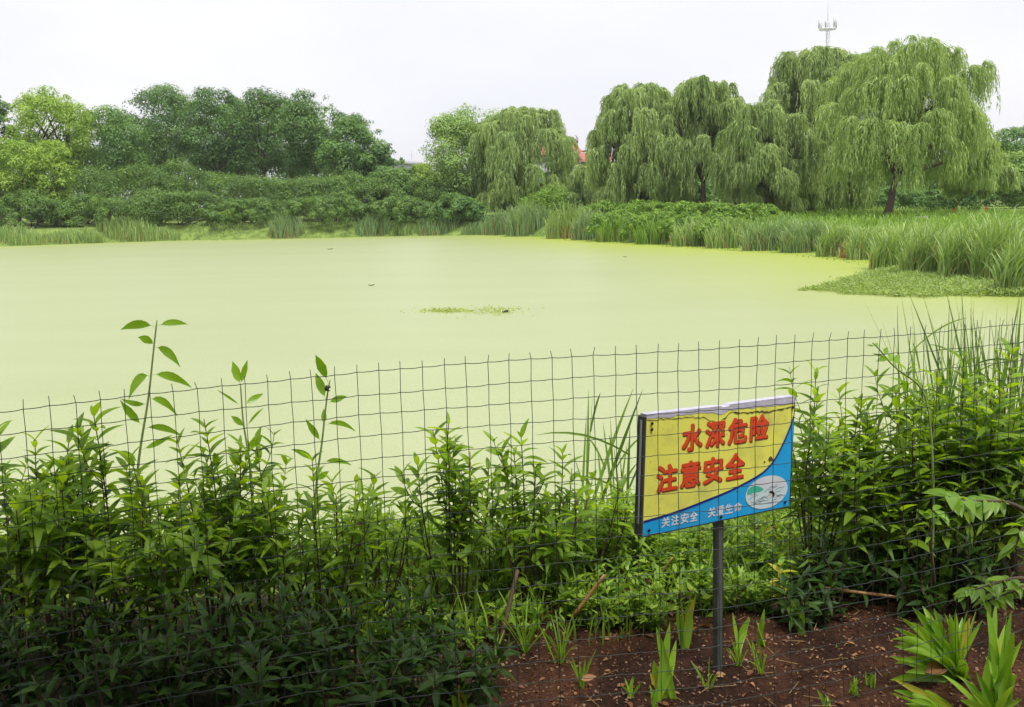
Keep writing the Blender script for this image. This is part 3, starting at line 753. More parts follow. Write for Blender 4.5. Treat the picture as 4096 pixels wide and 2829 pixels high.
# small floating things
def floater(name, label, cat, x, y, wpx, col):
    P = hit_z(x, y, WATER); d = (P - EYE) @ _f; r = wpx * d / F / 2
    root = thing(name, label, cat, (P[0], P[1], WATER))
    m = plain(name + '_skin', col, 0.45, noise=0.4, nscale=8)
    a = np.linspace(0, 2 * np.pi, 15)[:-1]
    prof = [(0.35, -0.35), (0.8, -0.1), (1.0, 0.25), (0.98, 0.62), (0.86, 0.62), (0.7, 0.3), (0.2, 0.1)]
    V = np.array([(q * r * math.cos(t), q * r * math.sin(t) * 0.8, z * r + (0.14 * r * math.cos(t) if z > 0.2 else 0)) for q, z in prof for t in a])
    k = len(a); Fc = [(i * k + j, i * k + (j + 1) % k, (i + 1) * k + (j + 1) % k, (i + 1) * k + j) for i in range(len(prof) - 1) for j in range(k)]
    ob('shell', mesh('shell', V, np.array(Fc), m, smooth=True), root)
    v, f = tube(bez((-r * 1.05, 0, r * 0.7), (-r * 1.5, -r * 0.2, r * 0.4), (-r * 1.1, -r * 0.3, 0), 6), 0.14 * r, 6)
    ob('handle', mesh('handle', v, f, plain('pale_plastic', (0.7, 0.7, 0.66), 0.4), smooth=True), root)
floater('floating_cup', 'small dark cup adrift at the end of the weed raft', 'litter', 2021, 1250, 25, (0.02, 0.018, 0.02))
def drift(label, x, y, wpx):
    P = hit_z(x, y, WATER); d = (P - EYE) @ _f; r = wpx * d / F / 2
    v, f = tube([(-r, 0, 0.07 * r + 0.02), (-0.3 * r, 0, 0.0), (0.25 * r, 0.05, 0.0), (r, 0.0, 0.25 * r)], [0.05 * r, 0.2 * r, 0.18 * r, 0.1 * r], 6)
    tag(ob('floating_twig', mesh('floating_twig', v, f, MAT['stem'], smooth=True), loc=(P[0], P[1], WATER + 0.01)), label, 'twig', 'twigs adrift on the pond')
drift('short dark bent twig adrift before the right-hand weedy bank', 2499, 1029, 16)
drift('thin pale twig adrift left of the pond middle', 1485, 1143, 26)
drift('twig adrift near the far left shore strip', 1320, 998, 22)

# ------------------------------------------------------------------ far structures
def tower():
    B = PX(3310, 118, 190); gz = 0.0
    root = thing('radio_mast', 'pale lattice radio mast with ring of antennas above the willows', 'mast', (B[0], B[1], gz))
    steel = plain('galvanised_steel', (0.72, 0.71, 0.78), 0.5, noise=0.2)
    zt = B[2]; parts = []
    for sx, sy in ((-1, -1), (1, -1), (0, 1)):
        parts.append(tube([(sx * 1.3, sy * 1.1, 0), (sx * 0.34, sy * 0.3, zt * 0.6), (sx * 0.32, sy * 0.28, zt + 1.7)], 0.075, 5))
    ob('legs', mesh('legs', *join(parts), steel), root)
    parts = []
    c = [(-0.33, -0.29), (0.33, -0.29), (0, 0.29)]
    for k in range(int(zt * 0.6), int(zt + 2)):
        for j in range(3):
            a, b = c[j], c[(j + 1) % 3]
            parts.append(tube([(*a, k), (*b, k + 1.0)], 0.03, 4)); parts.append(tube([(*a, k), (*b, k)], 0.03, 4))
    ob('lattice', mesh('lattice', *join(parts), steel), root)
    a = np.linspace(0, 2 * np.pi, 13); ring = np.stack([np.cos(a) * 1.55, np.sin(a) * 1.55, np.full(13, zt)], 1)
    parts = [tube(ring, 0.07, 5), tube(ring * np.array((0.5, 0.5, 1)), 0.06, 5)] + [tube([(0, 0, zt), tuple(ring[k])], 0.05, 4) for k in range(12)]
    parts += [tube(ring + np.array((0, 0, 1.0)), 0.03, 4)]
    ob('platform', mesh('platform', *join(parts), steel), root)
    for k, hgt in zip(range(0, 12, 2), (2.4, 2.5, 1.6, 2.1, 1.9, 2.3)):
        p = ring[k] * np.array((1.05, 1.05, 1))
        v, f = box(p[0] - 0.13, p[0] + 0.13, p[1] - 0.08, p[1] + 0.08, zt + 0.2, zt + 0.2 + hgt)
        v2, f2 = tube([(p[0] * 0.96, p[1] * 0.96, zt - 0.2), (p[0] * 0.96, p[1] * 0.96, zt + 0.4 + hgt)], 0.035, 5)
        ob('antenna', mesh('antenna', *join([(v, f), (v2, f2)]), plain('antenna_cover', (0.68, 0.68, 0.72), 0.5)), root)
    ob('lightning_rod', mesh('lightning_rod', *tube([(0, 0, zt + 1.5), (0, 0, zt + 7.0)], [0.05, 0.02], 5), steel), root)
tower()

def hall():
    T = PX(2316, 568, 140); s = 140 / F
    root = thing('tiled_hall', 'red hip-roofed hall showing between two willows', 'building', (T[0] - 5.0, T[1] + 3, 0))
    z1 = T[2]; red = plain('red_roof_tiles', (0.46, 0.17, 0.14), 0.8, noise=0.3, nscale=6, bump=0.4)
    wall = plain('grey_wall', (0.34, 0.34, 0.36), 0.9, noise=0.2, nscale=3)
    ob('wall', mesh('wall', *box(-7, 4.8, -2.2, 5.5, 0, z1 - 2.4), wall), root)
    # upper roof: ridge, curved slopes, flared eave corners
    x0, x1 = -7.2, 5.0
    rows = [(0.0, 0.0), (0.25, -0.75), (0.5, -1.25), (0.78, -1.62), (1.0, -1.78)]
    for sgn in (-1, 1):
        V = []; nx = 13
        for (q, dz) in rows:
            for i in range(nx):
                u = i / (nx - 1); x = x0 + (x1 - x0) * u
                flare = max(0, abs(u - 0.5) * 2 - 0.7) / 0.3
                V.append((x + (0.75 * q * (1 if u > 0.5 else -1)) * flare ** 1.5, 1.6 + sgn * q * 4.2, z1 + dz + 0.45 * q * flare ** 2))
        Fc = [(r * nx + i, r * nx + i + 1, (r + 1) * nx + i + 1, (r + 1) * nx + i) for r in range(len(rows) - 1) for i in range(nx - 1)]
        me = mesh('roof_slope', V, np.array(Fc), red, smooth=True)
        o = ob('roof_slope', me, root); md = o.modifiers.new('thick', 'SOLIDIFY'); md.thickness = 0.18
    v, f = join([box(x0, x1, 1.45, 1.75, z1 - 0.06, z1 + 0.28), box(x1 - 0.25, x1 + 0.2, 1.4, 1.8, z1 + 0.1, z1 + 0.75), tube(bez((x1 + 0.1, 1.6, z1 + 0.5), (x1 + 0.2, 1.6, z1 + 1.0), (x1 - 0.3, 1.6, z1 + 1.2), 6), np.linspace(0.16, 0.03, 6), 5)])
    ob('ridge', mesh('ridge', v, f, plain('grey_ridge', (0.30, 0.22, 0.20), 0.8)), root)
    for sgn in (-1, 1):
        ob('hip_ridge', mesh('hip_ridge', *tube(bez((x1, 1.6, z1 + 0.1), (x1 + 0.1, 1.6 + sgn * 2.2, z1 - 1.5), (x1 + 0.9, 1.6 + sgn * 4.3, z1 - 1.25), 7), 0.14, 6), plain('hip_ridge_tiles', (0.34, 0.14, 0.11), 0.8)), root)
    ob('eave', mesh('eave', *box(x0 + 0.3, x1 - 0.2, -2.4, 5.6, z1 - 2.5, z1 - 1.9), plain('grey_eave', (0.28, 0.27, 0.30), 0.8)), root)
    ob('side_roof', mesh('side_roof', np.array([(x1, -2.6, z1 - 2.7), (x1 + 5, -2.6, z1 - 2.75), (x1 + 5, 1.6, z1 - 1.35), (x1, 1.6, z1 - 1.3), (x1 + 5, 5.8, z1 - 2.7), (x1, 5.8, z1 - 2.7)]), np.array([(0, 1, 2, 3), (3, 2, 4, 5)]), red), root)
    ob('side_wall', mesh('side_wall', *box(x1 - 0.1, x1 + 4.6, -1.8, 5.0, 0, z1 - 2.72), wall), root)
hall()

def pale_building():
    T = PX(1612, 640, 190)
    root = thing('pale_building', 'small pale building far behind the gap beside the grove', 'building', (T[0], T[1], 0))
    z1 = T[2]; w = plain('pale_render', (0.62, 0.60, 0.64), 0.9, noise=0.15, nscale=0.8)
    ob('wall', mesh('wall', *box(-5, 4.2, 0, 8, 0, z1 - 0.4), w), root)
    V = np.array([(-5.4, -0.5, z1 - 0.45), (4.6, -0.5, z1 - 1.1), (4.6, 8.5, z1 - 1.1), (-5.4, 8.5, z1 - 0.45), (-5.4, -0.5, z1), (3.2, -0.5, z1 - 0.1), (3.2, 8.5, z1 - 0.1), (-5.4, 8.5, z1)])
    ob('roof', mesh('roof', V, np.array([(0, 3, 2, 1), (4, 5, 6, 7), (0, 1, 5, 4), (2, 3, 7, 6), (1, 2, 6, 5), (0, 4, 7, 3)]), plain('grey_roof', (0.44, 0.43, 0.50), 0.8)), root)
    for k in range(5):
        x = -4.2 + k * 1.75
        fr = ob('window', mesh('window', *box(x, x + 1.0, -0.06, 0.02, z1 - 3.0, z1 - 1.5), plain('window_frame', (0.72, 0.72, 0.74), 0.6)), root)
        ob('pane', mesh('pane', *box(x + 0.1, x + 0.9, -0.09, -0.065, z1 - 2.9, z1 - 1.6), plain('dark_glass', (0.10, 0.11, 0.13), 0.15)), fr)
    ob('pole', mesh('pole', *tube([(1.6, 1, z1 - 0.5), (1.6, 1, z1 + 2.6)], 0.06, 5), w), root)
pale_building()

def rock(label, x, y, d, wpx, seed, col=None):
    r = np.random.default_rng(seed); P = PX(x, y, d); P[2] = h1(P[0], P[1]); s = wpx * d / F / 2
    nu, nv = 12, 8; V = []
    for i in range(nv):
        ph = math.pi * i / (nv - 1)
        for j in range(nu):
            th = 2 * math.pi * j / nu; k = 1 + 0.28 * r.normal() * math.sin(ph)
            V.append((s * k * math.sin(ph) * math.cos(th), 0.7 * s * k * math.sin(ph) * math.sin(th), s * 0.75 * k * math.cos(ph) + 0.25 * s))
    Fc = [(i * nu + j, i * nu + (j + 1) % nu, (i + 1) * nu + (j + 1) % nu, (i + 1) * nu + j) for i in range(nv - 1) for j in range(nu)]
    tag(ob('rock', mesh('rock', V, np.array(Fc), col or MAT['rock']), loc=tuple(P)), label, 'rock', 'rocks along the bank')
rock('pale grey rock in the reeds right of the airy willow trunk', 3690, 890, 53, 46, 1)
rock('small grey rock nearest the airy willow trunk', 3612, 897, 53, 22, 2)
dk = plain('dark_wet_stone', (0.16, 0.11, 0.11), 0.8, noise=0.4, nscale=5)
rock('dark stone on the left shore between reed clumps', 158, 972, 79, 42, 3, dk)
rock('low dark stone right of the larger one on the left shore', 222, 978, 79.5, 36, 4, dk)
rock('flat dark stone tip at the left shore waterline', 266, 980, 79.5, 26, 5, dk)

def red_flower(label, x, y, d, s):
    r = np.random.default_rng(int(x)); P = PX(x, y, d); g = h1(P[0], P[1])
    root = thing('red_flower', label, 'flower', (P[0], P[1], g), 'red flowers on the lawn')
    hgt = max(0.2, P[2] - g)
    ob('stem', mesh('stem', *tube([(0, 0, 0), (0, 0, hgt)], 0.02, 5), MAT['green_stem']), root)
    n = 40; q = rdir(r, n); V, Fc = quads(q * 0.3 * s + np.array((0, 0, hgt)), q, rdir(r, n), np.full(n, s * 0.6), np.full(n, s * 0.4))
    ob('petals', mesh('petals', V, Fc, plain('red_petals', (0.70, 0.05, 0.03), 0.6)), root)
red_flower('red flower spot left of the largest clipped bush', 3811, 842, 62, 0.16)
red_flower('red flower spot right of the largest clipped bush', 3945, 836, 60, 0.14)

# ------------------------------------------------------------------ wire mesh fence
def fence():
    cx = [-520, 0, 700, 1450, 2200, 2900, 3400, 3700, 3990, 4300, 4700]
    cd = [2.38, 2.50, 2.63, 2.75, 2.80, 2.83, 2.95, 3.06, 3.22, 3.44, 3.78]
    cy = [1702, 1645, 1567, 1491, 1434, 1391, 1352, 1330, 1304, 1284, 1262]
    xs = np.linspace(-520, 4700, 400)
    top = np.array([PX(x, np.interp(x, cx, cy), np.interp(x, cx, cd)) for x in xs])
    for _ in range(30):
        top[1:-1] = (top[:-2] + 2 * top[1:-1] + top[2:]) / 4
    s = np.concatenate([[0], np.cumsum(np.hypot(*np.diff(top[:, :2], axis=0).T))])
    def at(u):
        return np.array([np.interp(u, s, top[:, k]) for k in range(3)])
    root = thing('wire_mesh_fence', 'dark square wire mesh fence across the whole foreground', 'fence', (0, 2.7, 0))
    o0 = np.array((0, 2.7, 0)); step = 0.06
    rng = np.random.default_rng(77)
    nrow = 20; ncol = int(s[-1] / step)
    rowph = rng.random((nrow, 3)) * 6.28
    def P(u, r):
        """mesh node: column arc length u, row r down from the top wire"""
        b = at(u)
        lean = 0.026 * np.clip((u - 1.1) / 1.6, -0.6, 1.3)                 # the sheet leans along the run
        t = at(min(u + 0.02, s[-1])) - at(max(u - 0.02, 0)); t[2] = 0; t /= np.linalg.norm(t)
        nrm = np.array((t[1], -t[0], 0))
        k = int(min(max(r, 0), nrow - 1)); ph = rowph[k]
        w = 0.0026 * math.sin(u * 2.3 + ph[0]) + 0.0010 * math.sin(u * 7 + ph[1]) + 0.0007 * math.sin(u * 31 + ph[2])
        bow = 0.018 * math.sin(u * 1.7 + 0.6) * math.sin(min(r, nrow) / nrow * math.pi)
        return b + t * (lean * r * step * 1.0) + nrm * (bow + 0.0015 * math.sin(u * 47 + r)) + np.array((0, 0, -r * step + (w if r > -0.2 else 0)))
    for c in range(ncol):
        u = (c + 0.5) * step + 0.0015 * rng.normal()
        tip = np.array([rng.normal() * 0.0022, rng.normal() * 0.003, 0])
        path = [P(u, -0.34 - 0.08 * rng.random()) + tip - o0] + [P(u, r) - o0 + np.array((0.0010 * math.sin(r * 2.1 + c), 0.001, 0)) for r in np.arange(0, nrow, 1.0)]
        v, f = tube(path, 0.00102, 5)
        ob('vertical_wire', mesh('vertical_wire', v, f, MAT['wire'], smooth=True), root)
    for r in range(nrow):
        us = np.arange(0.5 * step, (ncol - 0.4) * step, step / 3)
        path = []
        for i, u in enumerate(us):
            p = P(u, r) - o0
            q = (u / step - 0.5) % 1.0
            p = p + np.array((0, -0.0022, 0.0012 * math.cos(2 * math.pi * q)))  # crimp at each crossing
            path.append(p)
        v, f = tube(path, 0.00112, 5)
        ob('horizontal_wire', mesh('horizontal_wire', v, f, MAT['wire'], smooth=True), root)
fence()

# ------------------------------------------------------------------ warning sign
def warning_sign():
    TL, TR, BL = PX(2587, 1670, 3.27), PX(3178, 1594, 3.64), PX(2601, 2162, 3.27)
    a = unit(TR - TL); wd = float(np.linalg.norm(TR - TL))
    up = np.array((0, 0, 1.0)); up = unit(up - a * (up @ a) + a * 0.01); nn = unit(np.cross(a, up))       # nn faces the viewer
    ht = 0.402
    base = TL + a * (0.503 * wd) - nn * 0.030 + a * 0.012; base[2] = h1(base[0], base[1])
    root = thing('warning_sign', 'yellow and blue metal warning sign with red lettering on a grey post', 'sign', base)
    def S(u, v, w=0.0):
        return TL + a * (u * wd) - up * (v * ht) + nn * w - base
    def prism(poly, w0, w1):
        n = len(poly); V = [S(u, v, w0) for u, v in poly] + [S(u, v, w1) for u, v in poly]
        Fc = [tuple(range(n, 2 * n))[::-1], tuple(range(n))] + [(i, (i + 1) % n, n + (i + 1) % n, n + i) for i in range(n)]
        return V, Fc
    def sheet(poly, w):
        return [S(u, v, w) for u, v in poly], [tuple(range(len(poly)))[::-1]]
    def facing(me):
        # make flat prints face the viewer
        me.update()
        for p in me.polygons:
            if np.array(p.normal) @ nn < 0: p.flip()
        me.update(); return me
    def paint(name, col, grime=0.5, rough=0.34):
        m, t, b, o = new_mat(name)
        g = t.nodes.new('ShaderNodeNewGeometry')
        n1 = t.nodes.new('ShaderNodeTexNoise'); n1.inputs['Scale'].default_value = 6.5; n1.inputs['Detail'].default_value = 8; n1.inputs['Roughness'].default_value = 0.6
        n2 = t.nodes.new('ShaderNodeTexNoise'); n2.inputs['Scale'].default_value = 90; n2.inputs['Detail'].default_value = 3
        for q in (n1, n2): t.links.new(g.outputs['Position'], q.inputs['Vector'])
        r = t.nodes.new('ShaderNodeValToRGB'); e = r.color_ramp.elements
        e[0].position, e[0].color = 0.51, (*col, 1); e[1].position, e[1].color = 0.80, (*[c * (1 - grime) + 0.12 * grime for c in col], 1)
        t.links.new(n1.outputs['Fac'], r.inputs[0])
        r2 = t.nodes.new('ShaderNodeValToRGB'); e = r2.color_ramp.elements
        e[0].position, e[0].color, e[1].position, e[1].color = 0.26, (0.55, 0.5, 0.4, 1), 0.36, (1, 1, 1, 1)
        t.links.new(n2.outputs['Fac'], r2.inputs[0])
        x = t.nodes.new('ShaderNodeMix'); x.data_type = 'RGBA'; x.blend_type = 'MULTIPLY'; x.inputs['Factor'].default_value = 0.6
        t.links.new(r.outputs[0], x.inputs['A']); t.links.new(r2.outputs[0], x.inputs['B']); t.links.new(x.outputs['Result'], b.inputs['Base Color'])
        b.inputs['Roughness'].default_value = rough
        return m
    panel = ob('panel', mesh_py('panel', *prism([(0, 0), (1, 0), (1, 1), (0, 1)], -0.004, 0.0), paint('yellow_enamel', (0.80, 0.79, 0.13))), root)
    curve = [(1.0, 0.165), (0.985, 0.235), (0.963, 0.31), (0.94, 0.38), (0.915, 0.445), (0.888, 0.51), (0.858, 0.566), (0.825, 0.608), (0.789, 0.643), (0.74, 0.674), (0.684, 0.701), (0.615, 0.731), (0.545, 0.758), (0.475, 0.779), (0.404, 0.798), (0.333, 0.818), (0.261, 0.836), (0.195, 0.85), (0.128, 0.861), (0.06, 0.87), (0.0, 0.877)]
    ncv = len(curve)
    def strip(lo, hi, w):
        V = [S(*p, w) for p in lo] + [S(*p, w) for p in hi]
        return V, [(i, i + 1, ncv + i + 1, ncv + i) for i in range(ncv - 1)]
    ob('blue_field', facing(mesh_py('blue_field', *strip(curve, [(u, 1.0) for u, v in curve], 0.0008), paint('blue_enamel', (0.015, 0.36, 0.74), 0.25))), panel)
    cv = np.array(curve); tg = np.gradient(cv * np.array((wd, ht)), axis=0); tg /= np.linalg.norm(tg, axis=1, keepdims=True)
    pn = np.stack([-tg[:, 1] / wd, tg[:, 0] / ht], 1) * 0.0042
    lim = lambda P_: [(min(max(u, 0.0), 1.0), v) for u, v in P_]
    ob('border_stripe', facing(mesh_py('border_stripe', *strip(lim(cv - pn), lim(cv + pn), 0.0016), plain('navy_print', (0.012, 0.02, 0.20), 0.4))), panel)
    red = plain('red_print', (0.74, 0.075, 0.02), 0.45, noise=0.15, nscale=25); shade = plain('dark_red_print', (0.16, 0.035, 0.01), 0.5)
    white = plain('white_print', (0.72, 0.76, 0.80), 0.5, noise=0.25, nscale=60)
    dg = bpy.context.evaluated_depsgraph_get
    cache = {}
    def glyph(ch, bold):
        if (ch, bold) not in cache:
            c = bpy.data.curves.new('glyph', 'FONT'); c.body = ch; c.resolution_u = 3
            o = bpy.data.objects.new('glyph', c); COL.objects.link(o)
            me = bpy.data.meshes.new_from_object(o.evaluated_get(dg())); 
            V = np.array([v.co[:] for v in me.vertices]); Fc = [tuple(p.vertices) for p in me.polygons]
            bpy.data.objects.remove(o); bpy.data.curves.remove(c); bpy.data.meshes.remove(me)
            lo, hi = V.min(0), V.max(0); V[:, :2] = (V[:, :2] - lo[:2]) / (hi[:2] - lo[:2]) - 0.5
            Vb, Fb = [], []
            for q_, (dx, dy) in enumerate([(0, 0), (-1, -1), (-1, 1), (1, -1), (1, 1), (-1, 0), (1, 0), (0, -1), (0, 1)]):
                Fb += [tuple(w_ + len(V) * q_ for w_ in f_) for f_ in Fc]; Vb.append(np.stack([V[:, 0] * (1 - 2 * bold) + dx * bold, V[:, 1] * (1 - 2 * bold) + dy * bold, np.full(len(V), q_ * 0.00004)], 1))
            cache[(ch, bold)] = (np.concatenate(Vb), Fb)
        return cache[(ch, bold)]
    def put(ch, u, v, w, h, mt, layer, name, bold, du=0.0, dv=0.0, par=None):
        V, Fc = glyph(ch, bold)
        return ob(name, facing(mesh_py(name, [S(u + du + x * w, v + dv - y * h, layer + z_) for x, y, z_ in V], Fc, mt)), par or panel)
    for row, v in (('水深危险', 0.220), ('注意安全', 0.535)):
        u0 = 0.290 if v < 0.4 else 0.137
        for k, ch in enumerate(row):
            u = u0 + k * (0.1527 if v < 0.4 else 0.1505)
            put(ch, u, v, 0.132, 0.234, shade, 0.0010, 'lettering_shadow', 0.030, 0.006, 0.011)
            put(ch, u, v, 0.132, 0.234, red, 0.0018, 'lettering', 0.030)
    for row, us in (('关注安全', (0.140, 0.200, 0.261, 0.321)), ('关爱生命', (0.442, 0.500, 0.560, 0.620))):
        for ch, u in zip(row, us):
            put(ch, u, 0.915 if u < 0.4 else 0.911, 0.052, 0.088, white, 0.0018, 'small_lettering', 0.026)
    # oval picture: someone in the water beside a green bank
    t = np.linspace(0, 2 * np.pi, 41)[:-1]
    oval = [(0.826 + 0.154 * math.cos(q), 0.828 + 0.150 * math.sin(q)) for q in t]
    pic = ob('oval_picture', facing(mesh_py('oval_picture', *sheet(oval, 0.0018), plain('white_oval_print', (0.62, 0.66, 0.70), 0.5, noise=0.12, nscale=12))), panel)
    sea = [(u, v) for u, v in oval if v >= 0.80]; sea = sorted(sea, key=lambda p: math.atan2(p[1] - 0.80, p[0] - 0.826))
    ob('water_tint', facing(mesh_py('water_tint', *sheet(sea, 0.0022), plain('pale_water_print', (0.55, 0.66, 0.70), 0.5))), panel)
    ob('green_bank', facing(mesh_py('green_bank', *sheet([(0.684, 0.775), (0.709, 0.748), (0.735, 0.746), (0.757, 0.754), (0.785, 0.774), (0.801, 0.793), (0.79, 0.805), (0.77, 0.813), (0.72, 0.812), (0.683, 0.821)], 0.0026), plain('green_print', (0.05, 0.45, 0.30), 0.5))), panel)
    ob('swimmer_head', facing(mesh_py('swimmer_head', *sheet([(0.838, 0.832), (0.85, 0.822), (0.868, 0.824), (0.88, 0.842), (0.884, 0.87), (0.876, 0.888), (0.869, 0.872), (0.866, 0.852), (0.852, 0.842)], 0.0028), plain('black_print', (0.012, 0.012, 0.015), 0.5))), panel)
    ob('swimmer_face', facing(mesh_py('swimmer_face', *sheet([(0.842, 0.846), (0.856, 0.845), (0.864, 0.858), (0.867, 0.88), (0.858, 0.892), (0.846, 0.885)], 0.0026), plain('skin_print', (0.66, 0.52, 0.45), 0.5))), panel)
    ink = plain('ink_line', (0.05, 0.09, 0.12), 0.5)
    rg = np.random.default_rng(3)
    for k in range(26):
        u0, v0 = 0.70 + 0.24 * rg.random(), 0.775 + 0.17 * rg.random()
        ln = 0.03 + 0.05 * rg.random(); ph = rg.random() * 6
        if ((u0 - 0.826) / 0.15) ** 2 + ((v0 - 0.828) / 0.145) ** 2 > 0.7 or abs(u0 - 0.862) < 0.03 and abs(v0 - 0.86) < 0.04 or (u0 < 0.80 and v0 < 0.82): continue
        pts = []
        for q in np.linspace(0, 1, 8):
            u = u0 + ln * (q - 0.5); v = v0 + 0.006 * math.sin(q * 9 + ph) - 0.02 * (q - 0.5) * math.sin(ph)
            if ((u - 0.826) / 0.152) ** 2 + ((v - 0.828) / 0.148) ** 2 < 1: pts.append((u, v))
        if len(pts) < 3: continue
        nn_ = len(pts); V = [S(u, v - 0.0016, 0.003) for u, v in pts] + [S(u, v + 0.0016, 0.003) for u, v in pts]
        ob('wave_line', facing(mesh_py('wave_line', V, [(i, i + 1, nn_ + i + 1, nn_ + i) for i in range(nn_ - 1)], ink)), panel)
    # worn top: bare pale strip with a ragged dirty edge
    nE = 60; us = np.linspace(0.0, 1.0, nE)
    edge = np.interp(us, [0, 0.13, 0.26, 0.36, 0.42, 0.47, 0.50, 0.53, 0.67, 0.82, 0.92, 1.0], [0.012, 0.018, 0.022, 0.022, 0.03, 0.055, 0.05, 0.03, 0.035, 0.042, 0.05, 0.045]) + rg.normal(size=nE) * 0.0035
    V = [S(u, 0.0, 0.0010) for u in us] + [S(u, v, 0.0010) for u, v in zip(us, edge)]
    ob('bare_strip', facing(mesh_py('bare_strip', V, [(i, i + 1, nE + i + 1, nE + i) for i in range(nE - 1)], plain('bare_metal_strip', (0.55, 0.53, 0.66), 0.35, noise=0.2, nscale=40))), panel)
    low = np.interp(us, [0, 0.13, 0.27, 0.36, 0.405, 0.45, 0.481, 0.517, 0.54, 0.67, 0.82, 0.94, 1.0], [0.022, 0.03, 0.04, 0.055, 0.096, 0.115, 0.109, 0.075, 0.05, 0.065, 0.085, 0.075, 0.07]) + rg.normal(size=nE) * 0.005
    thick = 0.004 + 0.010 * rg.random(nE) * (0.4 + (us > 0.5))
    V = [S(u, v, 0.0014) for u, v in zip(us, low)] + [S(u, v + t_, 0.0014) for u, v, t_ in zip(us, low, thick)]
    dirt = plain('dirt_line', (0.13, 0.10, 0.025), 0.8, noise=0.6, nscale=60)
    ob('dirt_edge', facing(mesh_py('dirt_edge', V, [(i, i + 1, nE + i + 1, nE + i) for i in range(nE - 1)], dirt)), panel)
    for (u, v, r_) in ((0.842, 0.525, 0.014), (0.856, 0.535, 0.008), (0.80, 0.545, 0.006), (0.61, 0.77, 0.005)):
        pl = [(u + r_ * math.cos(q) * (0.8 + 0.4 * rg.random()), v + 1.7 * r_ * math.sin(q) * (0.8 + 0.4 * rg.random())) for q in t[::3]]
        ob('rust_spot', facing(mesh_py('rust_spot', *sheet(pl, 0.0012), dirt)), panel)
    # frame: top rail, left channel, right and bottom returns
    steel = plain('grey_steel', (0.055, 0.06, 0.055), 0.6, metal=0.0, noise=0.35, nscale=14)
    pale = plain('pale_top_rail', (0.52, 0.50, 0.62), 0.4, noise=0.25, nscale=30)
    ob('top_rail', mesh_py('top_rail', *prism([(0.0, -0.024), (0.475, -0.016), (0.49, -0.004), (0.53, -0.004), (0.54, -0.02), (1.0, -0.022), (1.0, -0.0005), (0.0, -0.0005)], -0.032, -0.0002), pale), root)
    th = 0.006 / wd
    ob('left_channel', mesh_py('left_channel', *prism([(-th, 0.0), (-0.0004, 0.0), (-0.0004, 1.0), (-th, 1.0)], -0.034, -0.001), steel), root)
    ob('channel_lip', mesh_py('channel_lip', *prism([(-th, 0.0), (0.04, 0.0), (0.04, 1.0), (-th, 1.0)], -0.038, -0.0345), steel), root)
    ob('channel_bead', mesh_py('channel_bead', *prism([(-th - 0.004, 0.03), (-th - 0.0005, 0.03), (-th - 0.0005, 0.9), (-th - 0.004, 0.9)], -0.022, -0.014), plain('pale_bead', (0.36, 0.37, 0.35), 0.5)), root)  # narrow paler strip down the side of the left channel
    ob('right_channel', mesh_py('right_channel', *prism([(1.0004, 0.0), (1 + th, 0.0), (1 + th, 1.0), (1.0004, 1.0)], -0.032, -0.001), steel), root)
    ob('bottom_rail', mesh_py('bottom_rail', *prism([(0.0, 1.0008), (1.0, 1.0008), (1.0, 1.014), (0.0, 1.010)], -0.032, -0.0002), steel), root)
    bolt = plain('dark_bolt', (0.03, 0.03, 0.035), 0.4, metal=0.7)
    for (u, v) in ((0.03, 0.055), (0.03, 0.105), (0.035, 0.955), (0.505, 0.968), (0.965, 0.955), (0.985, 0.08)):
        c = S(u, v, 0.0035); ring = [c + (a * math.cos(q) + up * math.sin(q)) * 0.0062 for q in t[::5]]
        top = [c + nn * 0.003 + (a * math.cos(q) + up * math.sin(q)) * 0.0042 for q in t[::5]]
        k = len(ring); Fc = [(i, (i + 1) % k, k + (i + 1) % k, k + i) for i in range(k)] + [tuple(range(k, 2 * k))]
        ob('bolt', mesh_py('bolt', ring + top, Fc, bolt), panel)
    # square tube post behind the panel
    pt = S(0.503, 0.06, -0.030); r_ = 0.0145
    V = []
    for c in (np.array((0.0, 0.0, -0.25)), pt):
        for sx, sy in ((-1, -1), (1, -1), (1, 1), (-1, 1)):
            for b1, b2 in ((0.8, 1.0), (1.0, 0.8)) if sx * sy > 0 else ((1.0, 0.8), (0.8, 1.0)):
                V.append(c + a * (sx * r_ * b1) + nn * (-sy * r_ * b2))
    k = 8; ob('post', mesh_py('post', V, [(i, (i + 1) % k, k + (i + 1) % k, k + i) for i in range(k)] + [tuple(range(k, 2 * k))], plain('weathered_post', (0.13, 0.14, 0.125), 0.6, metal=0.2, noise=0.5, nscale=9, bump=0.2)), root)
    ob('post_bracket', mesh_py('post_bracket', *prism([(0.44, 0.90), (0.565, 0.90), (0.565, 0.985), (0.44, 0.985)], -0.011, -0.0045), steel), root)
warning_sign()

